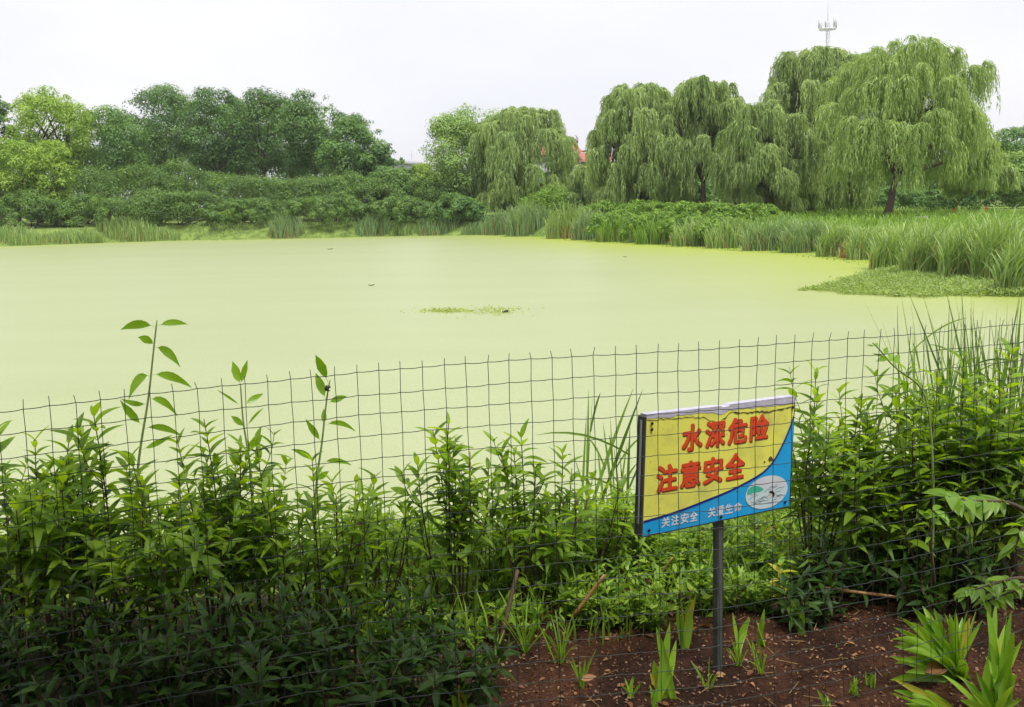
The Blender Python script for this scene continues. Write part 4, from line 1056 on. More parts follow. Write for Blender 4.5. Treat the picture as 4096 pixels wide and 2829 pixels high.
# ------------------------------------------------------------------ foreground plants
def leaf_mesh(name, w, bend, fold, mat, st=6, twist=0.0, shape=1.0):
    """one lance-shaped leaf along +Y, unit length, folded along its midrib"""
    V = [(0, 0, 0)]
    ts = np.linspace(0, 1, st + 1)[1:-1]
    for t in ts:
        hw = w / 2 * (math.sin(math.pi * t ** (0.72 * shape)) ** 0.85)
        z = -bend * t * t; tw = twist * t
        for sgn in (-1, 0, 1):
            V.append((sgn * hw * math.cos(tw), t * (1 - 0.18 * abs(bend) * t), z + (fold * hw if sgn else 0) + sgn * hw * math.sin(tw)))
    V.append((0.0, 1.0 * (1 - 0.18 * abs(bend)), -bend))
    Fc = [(0, 2, 1), (0, 3, 2)]
    m = len(ts)
    for i in range(m - 1):
        b = 1 + i * 3; Fc += [(b, b + 1, b + 4, b + 3), (b + 1, b + 2, b + 5, b + 4)]
    b = 1 + (m - 1) * 3; e = len(V) - 1
    Fc += [(b, b + 1, e), (b + 1, b + 2, e)]
    return mesh_py(name, V, Fc, mat, smooth=True)

def leaf_set(prefix, mat, w, n=6, seed=0, shape=1.0):
    r = random.Random(seed)
    return [leaf_mesh(prefix, w * r.uniform(0.85, 1.2), r.uniform(0.10, 0.45), r.uniform(0.2, 0.7), mat, 6, r.uniform(-0.5, 0.5), shape) for _ in range(n)]

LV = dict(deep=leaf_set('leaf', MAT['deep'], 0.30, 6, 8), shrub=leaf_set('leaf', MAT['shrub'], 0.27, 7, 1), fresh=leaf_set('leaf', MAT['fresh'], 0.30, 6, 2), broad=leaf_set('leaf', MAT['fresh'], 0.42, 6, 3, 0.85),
          yellow=leaf_set('leaf', MAT['yellow'], 0.34, 4, 4), dead=leaf_set('dead_leaf', MAT['deadleaf'], 0.42, 6, 5))
RAW = {}
for k_, l_ in LV.items():
    RAW[k_] = []
    for me_ in l_:
        V_ = np.array([v.co[:] for v in me_.vertices]); F_ = []
        for p in me_.polygons:
            q = list(p.vertices); F_.append(q if len(q) == 4 else q + [q[2]])
        RAW[k_].append((V_, F_))

def leaf_matrix(p, d, n, L):
    y = unit(np.asarray(d, float)); x = unit(np.cross(y, n)); z = np.cross(x, y)
    m = Matrix.Identity(4)
    for i in range(3):
        m[i][0], m[i][1], m[i][2], m[i][3] = x[i] * L, y[i] * L, z[i] * L, p[i]
    return m

def merged_leaves(name, items, kind, mat, root, rng):
    """leaves too many to pick apart, as one mesh; triangles split from the quads"""
    Vs, T, ti, off = [], [], [], 0
    for (p, d, n, L) in items:
        V, Fc = RAW[kind][int(rng.integers(len(RAW[kind])))]
        m = np.array(leaf_matrix(p, d, n, L)); Vs.append(V @ m[:3, :3].T + m[:3, 3])
        for q in Fc:
            T.append((q[0] + off, q[1] + off, q[2] + off))
            if q[3] != q[2]: T.append((q[0] + off, q[2] + off, q[3] + off))
        ti.append(np.full(len(V), rng.random())); off += len(V)
    if not Vs: return
    tag(ob(name, mesh(name, np.concatenate(Vs), np.array(T), mat, np.concatenate(ti), smooth=True), root), kind='stuff')

UP = np.array((0, 0, 1.0))
def shoot_leaves(rng, path, L, frac=0.6, gap=0.03, up0=0.25, up1=1.4, droop=0.0, whorl=True):
    """opposite pairs of leaves up the last part of a shoot"""
    path = np.asarray(path); s = np.concatenate([[0], np.cumsum(np.linalg.norm(np.diff(path, axis=0), axis=1))]); tot = s[-1]
    out_ = []; u = tot * (1 - frac); k = rng.random() * 3
    while u <= tot + 1e-6:
        t = (u - tot * (1 - frac)) / (tot * frac + 1e-6)
        p = np.array([np.interp(u, s, path[:, i]) for i in range(3)])
        q = np.array([np.interp(max(u - 0.02, 0), s, path[:, i]) for i in range(3)]); ax = unit(p - q + 1e-6 * UP)
        e1 = unit(np.cross(ax, (0.3, 0.9, 0.1))); e2 = np.cross(ax, e1)
        for j in (0, 1):
            ang = k + j * math.pi + rng.normal() * 0.25
            o_ = e1 * math.cos(ang) + e2 * math.sin(ang)
            d = unit(o_ + ax * (up0 + (up1 - up0) * t ** 2 + rng.normal() * 0.15) - UP * droop * (1 - t))
            n = unit(ax * 0.9 - o_ * 0.5 + UP * 0.4)
            out_.append((p, d, n, L * (0.75 + 0.4 * math.sin(math.pi * min(1, 0.25 + 0.75 * t))) * rng.uniform(0.58, 1.22)))
        k += math.pi / 2 + rng.normal() * 0.15; u += gap * rng.uniform(0.8, 1.25)
    return out_

def shrub(label, x, top, d, seed, n_stems=9, spread=0.20, L=0.085, n_obj=150, group=None, frac=0.55, gap=0.030, twigs=3, dead=False, cat='shrub', name='shrub', lo=0.55, kind='shrub', cat_mat='shrub_mass', thick=0.007):
    rng = np.random.default_rng(seed)
    T = PX(x, top - 25, d); g = h1(T[0], T[1])
    ht = T[2] - g
    root = thing(name, label, cat, (T[0], T[1], g), group)
    leaves = []
    for i in range(n_stems):
        a = rng.random() * 2 * math.pi; r = spread * rng.random() ** 0.6
        hh = ht * (rng.uniform(lo, 0.92) if i else 1.0)
        if i == 0: r *= 0.2
        tip = np.array((math.cos(a) * r, math.sin(a) * r * 0.8, hh)); b0 = np.array((math.cos(a) * 0.03, math.sin(a) * 0.03, -0.03))
        pth = bez(b0, tip * np.array((0.75, 0.75, 0.45)) + np.append(rng.normal(size=2) * 0.03, 0), tip, 9)
        parts = [tube(pth, np.linspace(thick, 0.0018, 9), 5)]
        leaves += shoot_leaves(rng, pth, L, frac * rng.uniform(0.7, 1.1), gap)
        for k in range(twigs):
            f = rng.uniform(0.42, 0.88); p0 = pth[int(f * 8)]
            a2 = rng.random() * 2 * math.pi; ln = ht * rng.uniform(0.16, 0.34)
            e = p0 + np.array((math.cos(a2) * 0.55, math.sin(a2) * 0.5, 0.85)) * ln
            if e[2] > ht: e[2] = ht * 0.97
            tw = bez(p0, p0 + np.array((math.cos(a2) * 0.45, math.sin(a2) * 0.4, 0.25)) * ln, e, 6)
            parts.append(tube(tw, np.linspace(thick * 0.45, 0.0014, 6), 4))
            leaves += shoot_leaves(rng, tw, L * 0.92, 0.7, gap)
        ob('stem', mesh('stem', *join(parts), MAT['stem'], smooth=True), root)
    # the most visible ones (high, near) are leaves of their own
    sc = [l[0][2] - 0.6 * l[0][1] + 0.05 * rng.random() for l in leaves]
    order = np.argsort(sc)[::-1]
    for i in order[:n_obj]:
        p, dd, n, ll = leaves[i]
        ob('leaf', LV[kind][int(rng.integers(len(LV[kind])))], root, mat4=leaf_matrix(p, dd, n, ll))
    merged_leaves('inner_foliage', [leaves[i] for i in order[n_obj:]], kind, MAT[cat_mat], root, rng)
    return root

G6 = 'shrubs in the hedge row behind the fence'
for a_ in [
    ('leafy shrub cut by the photo left edge behind the fence', -60, 1740, 3.6, 201, 11, 0.30, 0.090),
    ('leafy shrub second from the photo left edge', 150, 1790, 3.75, 202, 10, 0.26, 0.085),
    ('shrub with pointed top shoots left of the tallest bare shoot', 375, 1660, 3.7, 203, 11, 0.24, 0.085),
    ('shrub at the foot of the tallest shoot', 580, 1850, 3.55, 204, 10, 0.24, 0.085),
    ('shrub with a tufted tip between the tallest shoot and the paired-leaf shoot', 800, 1700, 3.8, 205, 10, 0.22, 0.080),
    ('shrub at the foot of the paired-leaf shoot', 1010, 1800, 3.85, 206, 10, 0.22, 0.085),
    ('shrub left of the water gap with a red-brown withered leaf', 1250, 1880, 3.8, 207, 10, 0.20, 0.080),
    ('airy shrub edging the water gap', 1470, 1920, 4.0, 208, 8, 0.17, 0.070),
    ('big-stemmed dark shrub right of the water gap with tiered pointed tips', 1800, 1705, 3.95, 209, 9, 0.17, 0.080),
    ('shrub right of the big-stemmed one, spiky top', 2090, 1760, 4.1, 210, 9, 0.20, 0.078),
    ('sparse low shrub halfway between the spiky shrub and the sign', 2310, 1900, 4.3, 211, 7, 0.20, 0.070),
    ('wispy shrub at the left edge of the sign', 2500, 1960, 4.6, 212, 6, 0.18, 0.070),
    ('slender shrub with upright shoots at the right edge of the sign', 3275, 1510, 4.3, 213, 8, 0.17, 0.080),
    ('shrub second right of the sign', 3450, 1660, 4.2, 214, 9, 0.20, 0.085),
    ('shrub with the arching twig right of the sign', 3620, 1510, 4.3, 215, 10, 0.22, 0.085),
    ('dense shrub below the near reeds', 3810, 1450, 4.1, 216, 11, 0.24, 0.090),
    ('dense shrub at the photo right edge below the reeds', 4010, 1390, 4.2, 217, 11, 0.26, 0.090),
    ('shrub cut by the photo right edge', 4190, 1430, 4.0, 218, 10, 0.26, 0.090),
]:
    lab, x_, t_, d_, s_, ns, sp, L_ = a_; ns += 3; sp *= 1.15
    shrub(lab, x_, t_, d_, s_, ns, sp, L_ * 1.24, 130 if d_ < 4.25 else 110, G6, cat='shrub', gap=0.033, lo=0.46, frac=0.36 if x_ < 3100 else 0.5, twigs=2, thick=0.0055)
for lab, x_, t_, d_, s_ in [('spindly shrub between the big-stemmed and the spiky shrub', 1960, 1960, 4.25, 251), ('spindly shrub right of the spiky shrub', 2210, 2010, 4.45, 252), ('spindly shrub behind the broken cane', 2410, 2080, 4.5, 253),
                           ('spindly shrub under the sign lower left corner', 2590, 2120, 4.7, 254), ('spindly shrub in the water gap, very thin', 1610, 2040, 4.4, 255), ('spindly shrub behind the post under the sign', 2800, 2160, 4.8, 256)]:
    shrub(lab, x_, t_, d_, s_, 9, 0.24, 0.075, 60, 'spindly shrubs around the sign', frac=0.42, gap=0.034, twigs=2, lo=0.5, thick=0.0042)
# rear row, filling between them down the bank
for lab, x_, t_, d_, s_, ns, sp in [
    ('rear shrub seen between the two shrubs at the photo left edge', 40, 1880, 4.4, 221, 9, 0.3),
    ('rear shrub behind the tufted-tip shrub', 900, 1950, 4.6, 223, 9, 0.3),
    ('rear shrub in the shade right of the sign', 3520, 1850, 4.8, 225, 9, 0.3),
    ('rear shrub in the shade at the photo right edge', 3900, 1800, 4.8, 226, 10, 0.35),
]:
    shrub(lab, x_, t_, d_, s_, ns, sp, 0.08, 60, 'rear shrubs of the hedge row', cat='shrub')
# low plants at the foot of the hedge, shade put into their leaf colour
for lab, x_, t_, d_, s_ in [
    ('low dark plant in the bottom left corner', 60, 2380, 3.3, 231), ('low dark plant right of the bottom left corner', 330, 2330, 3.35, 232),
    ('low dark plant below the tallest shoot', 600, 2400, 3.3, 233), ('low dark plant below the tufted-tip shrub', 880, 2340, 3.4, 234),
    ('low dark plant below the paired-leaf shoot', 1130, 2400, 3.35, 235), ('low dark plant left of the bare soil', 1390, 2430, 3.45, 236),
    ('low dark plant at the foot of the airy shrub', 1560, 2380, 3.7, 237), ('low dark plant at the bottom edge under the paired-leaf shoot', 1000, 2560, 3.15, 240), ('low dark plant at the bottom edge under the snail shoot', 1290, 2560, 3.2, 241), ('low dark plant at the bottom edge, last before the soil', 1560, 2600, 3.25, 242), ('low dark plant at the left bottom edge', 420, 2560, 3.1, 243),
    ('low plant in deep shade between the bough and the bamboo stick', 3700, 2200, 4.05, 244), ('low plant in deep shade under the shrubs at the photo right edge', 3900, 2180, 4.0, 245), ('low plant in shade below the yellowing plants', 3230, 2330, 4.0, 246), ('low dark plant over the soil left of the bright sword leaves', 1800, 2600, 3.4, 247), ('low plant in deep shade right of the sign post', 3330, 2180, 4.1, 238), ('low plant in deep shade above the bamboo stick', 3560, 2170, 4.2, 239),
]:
    shrub(lab, x_, t_, d_, s_, 8, 0.26, 0.085, 45, 'low plants at the foot of the hedge', frac=0.8, gap=0.035, twigs=2, cat='plant', name='low_plant', lo=0.45, kind='deep', cat_mat='shaded_mass')

def tall_shoot(label, pts, d, leaves, kind='fresh', tip_pair=True):
    """a long single shoot; leaves: (pixel at the node, pixel at the tip)"""
    base = PX(*pts[-1], d); g = h1(base[0], base[1]); o_ = np.array((base[0], base[1], g))
    path = [np.array((0.0, 0.0, -0.03))] + [PX(*p, d) - o_ for p in pts[::-1]]
    root = thing('tall_shoot', label, 'shoot', o_, 'tall single shoots above the hedge')
    path = np.array(path); ts = np.linspace(0, 1, len(path)); tt = np.linspace(0, 1, 22)
    sm = np.stack([np.interp(tt, ts, path[:, k]) for k in range(3)], 1)
    for _ in range(3): sm[1:-1] = (sm[:-2] + 2 * sm[1:-1] + sm[2:]) / 4
    ob('stem', mesh('stem', *tube(sm, np.linspace(0.0058, 0.0026, 22), 6), MAT['green_stem'], smooth=True), root)
    r = random.Random(len(label))
    for i, (n0, t0, wd_, sag) in enumerate(leaves):
        p = PX(*n0, d) - o_; e = PX(*t0, d + r.uniform(-0.05, 0.05)) - o_
        v = e - p; L_ = float(np.linalg.norm(v)); side = unit(np.cross(v, _f)); 
        # curved blade along p -> e with a sag, tilted so that we see its face
        st = 9; V = []; Fc = []
        for k in range(st):
            t = k / (st - 1); c = p + v * t + UP * (sag * L_ * 4 * t * (1 - t))
            hw = 0.86 * wd_ * L_ / 2 * max(0.02, math.sin(math.pi * min(1, max(0.0, (t - 0.12) / 0.88)) ** 0.8) if t > 0.12 else 0.03)
            ax = unit(v / L_ + UP * sag * 4 * (1 - 2 * t)); s1 = unit(np.cross(ax, _f) + _f * r.uniform(-0.5, 0.5) * 0.6)
            V += [c - s1 * hw, c - _f * hw * -0.3, c + s1 * hw]
        for k in range(st - 1):
            b = k * 3; Fc += [(b, b + 1, b + 4, b + 3), (b + 1, b + 2, b + 5, b + 4)]
        ob('leaf', mesh_py('leaf', V, Fc, MAT[kind], smooth=True), root)
tall_shoot('tallest bare shoot with drooping leaves rising above the fence', [(628, 1282), (622, 1330), (610, 1440), (600, 1545), (588, 1640), (570, 1730), (556, 1830), (545, 1920), (540, 2200)], 3.8, [
    ((620, 1308), (482, 1320), 0.26, 0.10), ((630, 1305), (750, 1298), 0.27, 0.10), ((620, 1382), (552, 1350), 0.50, 0.10), ((620, 1390), (722, 1470), 0.30, 0.16),
    ((600, 1505), (514, 1600), 0.34, 0.28), ((607, 1500), (768, 1552), 0.25, 0.12), ((590, 1615), (482, 1595), 0.22, -0.08), ((595, 1600), (712, 1668), 0.26, 0.22),
    ((568, 1700), (480, 1600), 0.30, -0.05), ((575, 1715), (733, 1750), 0.18, 0.12), ((566, 1800), (690, 1740), 0.20, -0.02), ((556, 1850), (470, 1810), 0.34, 0.05)])
tall_shoot('shoot with a leaf pair like rabbit ears at its tip', [(962, 1535), (966, 1600), (972, 1690), (985, 1760), (1000, 1860), (1010, 1940), (1020, 2200)], 4.0, [
    ((961, 1540), (930, 1445), 0.42, 0.0), ((961, 1540), (990, 1440), 0.26, 0.0), ((976, 1622), (1053, 1575), 0.32, 0.04), ((964, 1625), (868, 1560), 0.10, 0.02),
    ((978, 1710), (924, 1665), 0.42, 0.05), ((985, 1710), (1055, 1632), 0.10, 0.06), ((982, 1790), (905, 1732), 0.10, 0.03), ((996, 1800), (1050, 1740), 0.38, 0.02),
    ((1000, 1880), (920, 1830), 0.32, 0.05), ((1004, 1880), (1050, 1810), 0.30, 0.0)])
tall_shoot('shoot with one bright upright leaf and a snail at its tip', [(1320, 1520), (1312, 1560), (1300, 1650), (1290, 1760), (1276, 1850), (1264, 1930), (1255, 2200)], 3.95, [
    ((1311, 1528), (1262, 1420), 0.36, 0.04), ((1303, 1598), (1262, 1492), 0.36, 0.02), ((1312, 1612), (1388, 1585), 0.38, 0.03), ((1296, 1700), (1295, 1635), 0.40, 0.0),
    ((1284, 1768), (1222, 1676), 0.26, 0.0), ((1300, 1702), (1424, 1728), 0.20, 0.18), ((1266, 1850), (1164, 1798), 0.24, 0.08), ((1290, 1850), (1408, 1862), 0.18, 0.10), ((1263, 1925), (1316, 1885), 0.42, 0.03)])
def snail():
    P = PX(1310, 1552, 3.93)
    root = thing('snail', 'small dark snail clinging near the tip of the bright-leafed shoot', 'snail', P)
    pts = []; rr = []
    for k in range(22):
        t = k / 21; a = t * 11; q = 0.008 * (1 - 0.86 * t); pts.append((q * math.cos(a), -0.006 * t, q * math.sin(a))); rr.append(0.0062 * (1 - 0.8 * t))
    ob('shell', mesh('shell', *tube(pts, rr, 8), plain('snail_shell', (0.06, 0.06, 0.04), 0.4, noise=0.4, nscale=120), smooth=True), root)
    ob('body', mesh('body', *tube([(0.010, 0, -0.012), (0.004, 0, -0.011), (-0.006, 0, -0.009), (-0.012, 0, -0.004)], [0.001, 0.0032, 0.0034, 0.0016], 7), plain('snail_body', (0.10, 0.08, 0.05), 0.4), smooth=True), root)
snail()
tall_shoot('arching reddish twig with small leaves right of the sign', [(3490, 1372), (3520, 1398), (3560, 1455), (3620, 1500), (3670, 1530), (3720, 1600), (3740, 2000)], 4.05, [
    ((3500, 1385), (3465, 1380), 0.2, 0.0), ((3505, 1388), (3510, 1372), 0.9, 0.0), ((3535, 1420), (3552, 1390), 0.5, 0.0), ((3545, 1430), (3487, 1415), 0.2, 0.02), ((3560, 1440), (3505, 1448), 0.3, 0.1),
    ((3562, 1450), (3565, 1412), 0.6, 0.0), ((3575, 1455), (3600, 1420), 0.6, 0.0)])

# ------------------------------------------------------------------ sword-leaved plants, near reeds, ground plants
def sword_leaf(B, E, sag, w, rng, mat, root, name='leaf', st=10):
    """a flat sword leaf from B to E bending by sag"""
    B = np.asarray(B, float); E = np.asarray(E, float); v = E - B; L_ = np.linalg.norm(v)
    yaw = rng.normal() * 0.8; V = []; Fc = []
    view = unit(np.array((math.sin(yaw), math.cos(yaw), -0.25)))
    for k in range(st):
        t = k / (st - 1); c = B + v * t + UP * (sag * L_ * 4 * t * (1 - t))
        ax = unit(v / L_ + UP * sag * 4 * (1 - 2 * t)); s1 = unit(np.cross(ax, view))
        hw = w / 2 * (0.75 + 0.5 * t if t < 0.5 else 1.0) * (1 - max(0, (t - 0.55) / 0.45) ** 1.8) + 0.0006
        V += [c - s1 * hw, c + np.cross(s1, ax) * hw * 0.5, c + s1 * hw]
    for k in range(st - 1):
        b = k * 3; Fc += [(b, b + 1, b + 4, b + 3), (b + 1, b + 2, b + 5, b + 4)]
    return ob(name, mesh_py(name, V, Fc, MAT[mat], smooth=True), root)

def sword_plant(label, x, y, seed, leaves, w=0.036, group='sword-leaved plants on the soil', z=None, mat='iris', dpt=None):
    """leaves: pixel tips with a sag; the plant roots at pixel x, y on the ground"""
    rng = np.random.default_rng(seed)
    P = hit_z(x, y, 0.0); P[2] = h1(P[0], P[1]); d0 = (P - EYE) @ _f
    root = thing('sword_leaved_plant', label, 'plant', P, group)
    extra = []
    if w > 0.031:
        for q_ in range(len(leaves)):
            a_, b_ = leaves[int(rng.integers(len(leaves)))], leaves[int(rng.integers(len(leaves)))]; f_ = rng.uniform(0.25, 0.75)
            extra.append((a_[0] + (b_[0] - a_[0]) * f_ + rng.normal() * 14, a_[1] + (b_[1] - a_[1]) * f_ + rng.normal() * 14, rng.uniform(0.05, 0.16), rng.normal() * 0.08))
        w *= 0.78
    for (tx, ty, sag, dd) in list(leaves) + extra:
        E_ = PX(tx, ty, d0 + dd) - P; E_[2] = max(E_[2], 0.015)
        B_ = np.array((rng.normal() * 0.018, rng.normal() * 0.014, -0.01))
        sword_leaf(B_, E_, sag, w * rng.uniform(0.8, 1.15), rng, mat if rng.random() > 0.06 else 'yellow', root)
    return root
sword_plant('fan of broad sword leaves leaning left in the soil, larger of the two corner clumps', 3830, 2660, 301, [
    (3650, 2430, 0.10, 0.0), (3600, 2470, 0.10, 0.05), (3690, 2425, 0.12, 0.1), (3735, 2432, 0.10, 0.05), (3575, 2510, 0.10, -0.05), (3590, 2550, 0.12, -0.1), (3575, 2585, 0.10, -0.1),
    (3620, 2690, 0.06, -0.15), (3560, 2720, 0.05, -0.1), (3905, 2440, 0.04, 0.1), (3850, 2470, 0.02, 0.15), (3880, 2470, 0.04, 0.0), (3860, 2665, 0.12, -0.25), (3600, 2640, 0.08, -0.1), (3640, 2490, 0.14, -0.1), (3700, 2470, 0.14, -0.05), (3930, 2480, 0.06, 0.0), (3820, 2450, 0.05, 0.05), (3610, 2600, 0.10, -0.2)], w=0.037)
sword_plant('upright sword leaves with a rusty bent tip at the photo right edge', 3990, 2790, 302, [
    (3945, 2400, 0.02, 0.05), (3985, 2400, 0.02, 0.1), (4045, 2445, 0.03, 0.0), (3960, 2570, 0.12, -0.1), (4090, 2560, 0.06, 0.0), (4070, 2700, 0.06, -0.1), (4020, 2500, 0.05, 0.1)], w=0.034)
sword_plant('low rosette of sword leaves in the bottom right corner', 3985, 2840, 303, [
    (3950, 2630, 0.03, 0.0), (3905, 2690, 0.06, 0.0), (3880, 2760, 0.06, -0.05), (3770, 2700, 0.08, 0.05), (4015, 2710, 0.03, 0.0), (4060, 2720, 0.05, 0.0), (4090, 2790, 0.06, 0.0), (3840, 2800, 0.06, -0.1), (3990, 2660, 0.03, 0.05)], w=0.032)
sword_plant('flat trailing sword leaves at the bottom edge below the larger fan', 3800, 2800, 304, [
    (3570, 2715, 0.02, 0.0), (3555, 2770, 0.03, 0.0), (3620, 2815, 0.03, -0.05), (3700, 2760, 0.05, 0.0), (3590, 2840, 0.03, -0.05)], w=0.034)
sword_plant('bright young sword leaves left of the sign post', 2660, 2740, 305, [
    (2625, 2510, 0.02, 0.0), (2680, 2490, 0.0, 0.0), (2600, 2690, 0.08, 0.0), (2705, 2560, 0.02, 0.05), (2650, 2600, 0.0, 0.0), (2690, 2660, 0.02, 0.0), (2615, 2640, 0.04, 0.0)], w=0.030)
sword_plant('pale upright sword leaves just left of the sign post, farther of two', 2750, 2545, 306, [
    (2725, 2400, 0.0, 0.0), (2782, 2385, 0.02, 0.0), (2710, 2440, 0.02, 0.0), (2745, 2420, 0.0, 0.05), (2765, 2440, 0.0, 0.0)], w=0.030)
sword_plant('small sword-leaved sprout right of the sign post', 2965, 2560, 307, [(2930, 2450, 0.0, 0.0), (3000, 2470, 0.05, 0.0), (2990, 2520, 0.08, 0.0)], w=0.022)
sword_plant('leaning pair of sword leaves farther right of the sign post', 3200, 2495, 308, [(3145, 2420, 0.02, 0.0), (3160, 2390, 0.0, 0.0), (3195, 2400, 0.0, 0.0), (3210, 2430, 0.0, 0.0)], w=0.026)
sword_plant('short yellowish sprout nearest the right side of the sign post', 3065, 2540, 309, [(3058, 2435, 0.0, 0.0), (3025, 2480, 0.04, 0.0), (3045, 2470, 0.02, 0.0)], w=0.026)
sword_plant('pair of upright sword leaves in the dark below the leafy bough', 3625, 2370, 310, [(3620, 2200, 0.0, 0.0), (3690, 2230, 0.02, 0.0), (3605, 2260, 0.0, 0.0)], w=0.028)
sword_plant('tall thin sword leaves right of the sapling stalk', 3765, 2390, 311, [(3775, 2170, 0.0, 0.0), (3800, 2220, 0.02, 0.0), (3745, 2200, 0.0, 0.05), (3810, 2260, 0.03, 0.0)], w=0.026)
sword_plant('small sword leaves at the bottom edge left of the soil', 1850, 2800, 312, [(1835, 2740, 0, 0), (1880, 2735, 0.02, 0), (1810, 2780, 0.05, 0), (1860, 2720, 0, 0)], w=0.026)

def grass_tuft(label, x, y, seed, n, hpx, w=0.006, group='grass tufts on the soil', z=0.0, spread=0.7, mat='iris'):
    rng = np.random.default_rng(seed); P = hit_z(x, y, z); P[2] = h1(P[0], P[1]); d0 = (P - EYE) @ _f
    root = thing('grass_tuft', label, 'grass', P, group); hh = hpx * d0 / F
    for i in range(n):
        a = rng.random() * 6.28; r = spread * hh * rng.random() ** 0.6; h_ = hh * rng.uniform(0.6, 1.05)
        sword_leaf((rng.normal() * 0.008, rng.normal() * 0.008, -0.005), (math.cos(a) * r, math.sin(a) * r, h_), rng.uniform(0.02, 0.14), w * rng.uniform(0.8, 1.3), rng, mat, root, 'blade', 7)
for i, (lab, x_, y_, n_, h_) in enumerate([
    ('grass tuft close to the left foot of the sign post', 2830, 2700, 7, 110), ('grass tuft at the right foot of the sign post', 2955, 2620, 9, 120),
    ('arching grass tuft right of the sign post foot', 3040, 2650, 8, 130), ('tiny grass tuft low on the bare soil middle', 3420, 2730, 8, 70),
    ('tiny grass sprout at the bottom of the bare soil', 3300, 2770, 7, 60), ('small grass tuft left of the larger sword fan', 3480, 2690, 7, 60),
    ('grass tuft at the bottom edge below the bright sword leaves', 2620, 2780, 6, 90), ('thin grass left of the bright sword leaves', 2520, 2740, 6, 80),
    ('grass in front of the broken cane', 2240, 2600, 12, 200), ('grass tuft below the spiky shrub', 2100, 2560, 14, 240),
    ('grass tuft at the foot of the big-stemmed shrub', 1960, 2640, 10, 160), ('thin grass left of the broken cane', 2330, 2690, 8, 130),
]):
    grass_tuft(lab, x_, y_, 400 + i, n_, h_)

# tall reeds on the near right bank: each blade its own part
def near_reeds(label, x, top, d, seed, n, rx, hfrac=1.0):
    rng = np.random.default_rng(seed); T = PX(x, top, d); g = max(h1(T[0], T[1]), WATER)
    root = thing('near_reed_clump', label, 'reeds', (T[0], T[1], g), 'tall reeds on the near right bank'); hh = T[2] - g
    for i in range(n):
        a = rng.random() * 6.28; r = rx * rng.random() ** 0.5; h_ = hh * rng.uniform(0.55, 1.0) * hfrac
        B_ = np.array((math.cos(a) * r, math.sin(a) * r * 0.5, -0.02)); lean_ = np.array((rng.normal() * 0.17, rng.normal() * 0.1, 0)) * h_
        sword_leaf(B_, B_ + lean_ + UP * h_, rng.uniform(-0.01, 0.05), 0.014 * rng.uniform(0.7, 1.3), rng, 'near_reed', root, 'blade', 8)
        if rng.random() < 0.5:
            t = rng.uniform(0.4, 0.8); p = B_ + (lean_ + UP * h_) * t
            sword_leaf(p, p + np.array((rng.normal() * 0.25, rng.normal() * 0.1, rng.uniform(0.0, 0.3))) * 0.9, 0.10, 0.011, rng, 'near_reed', root, 'blade', 7)
near_reeds('thin upright reeds standing alone right of the sign', 3700, 1180, 6.6, 501, 16, 0.10)
near_reeds('crossing reeds second from the near bank tip', 3830, 1190, 6.8, 502, 40, 0.22)
near_reeds('dense near reeds beside the photo right edge', 3960, 1130, 7.0, 503, 62, 0.28)
near_reeds('dense near reeds cut by the photo right edge', 4085, 1060, 6.9, 504, 72, 0.28)
near_reeds('few thin blades rising in front of the water left of the sign', 2360, 1500, 5.4, 505, 7, 0.10)
near_reeds('wispy blades beside the sign top left corner', 2480, 1530, 5.2, 506, 7, 0.09)

# bank plants behind the sign and the hedge
def herb(label, x, y, hpx, seed, z=None, n=150, size=0.040, group='leafy herbs on the bank behind the sign', mat='under'):
    rng = np.random.default_rng(seed)
    Y_ = 4.2
    P = None
    for d in np.arange(3.2, 8.0, 0.02):
        q = PX(x, y, d)
        if q[2] <= h1(q[0], q[1]): P = q; break
    if P is None: P = hit_z(x, y, -0.3)
    P[2] = h1(P[0], P[1]); d0 = (P - EYE) @ _f; hh = hpx * d0 / F
    root = thing('leafy_herb', label, 'plant', P, group); st = []; Ps = []; Ds = []; Ns = []
    for k in range(8):
        a = rng.random() * 6.28; e = np.array((math.cos(a) * hh * 0.55, math.sin(a) * hh * 0.5, hh * rng.uniform(0.6, 1.05)))
        pth = bez((0, 0, -0.02), e * np.array((0.6, 0.6, 0.4)), e, 7); st.append(tube(pth, np.linspace(0.004, 0.0014, 7), 4))
        m = n // 8; t = rng.random(m) ** 0.7; p = np.stack([np.interp(t * 6, range(7), pth[:, i]) for i in range(3)], 1)
        q = rdir(rng, m) * np.array((1, 1, 0.5)) + UP * 0.25
        # lobed leaves: three leaflets each
        for sgn in (-0.7, 0, 0.7):
            c, s = math.cos(sgn), math.sin(sgn); dq = np.stack([q[:, 0] * c - q[:, 1] * s, q[:, 0] * s + q[:, 1] * c, q[:, 2]], 1)
            Ps.append(p + unit(q) * 0.012); Ds.append(dq); Ns.append(np.tile(UP, (m, 1)) + rng.normal(size=(m, 3)) * 0.35)
    P_, D_, N_ = np.concatenate(Ps), np.concatenate(Ds), np.concatenate(Ns); L_ = size * (0.6 + 0.7 * rng.random(len(P_)))
    V, Fc = quads(P_, D_, N_, L_, L_ * 0.34)
    ob('stems', mesh('stems', *join(st), MAT['green_stem']), root)
    tag(ob('foliage', mesh('foliage', V, Fc, MAT[mat], np.repeat(rng.random(len(P_)), 4)), root), kind='stuff')
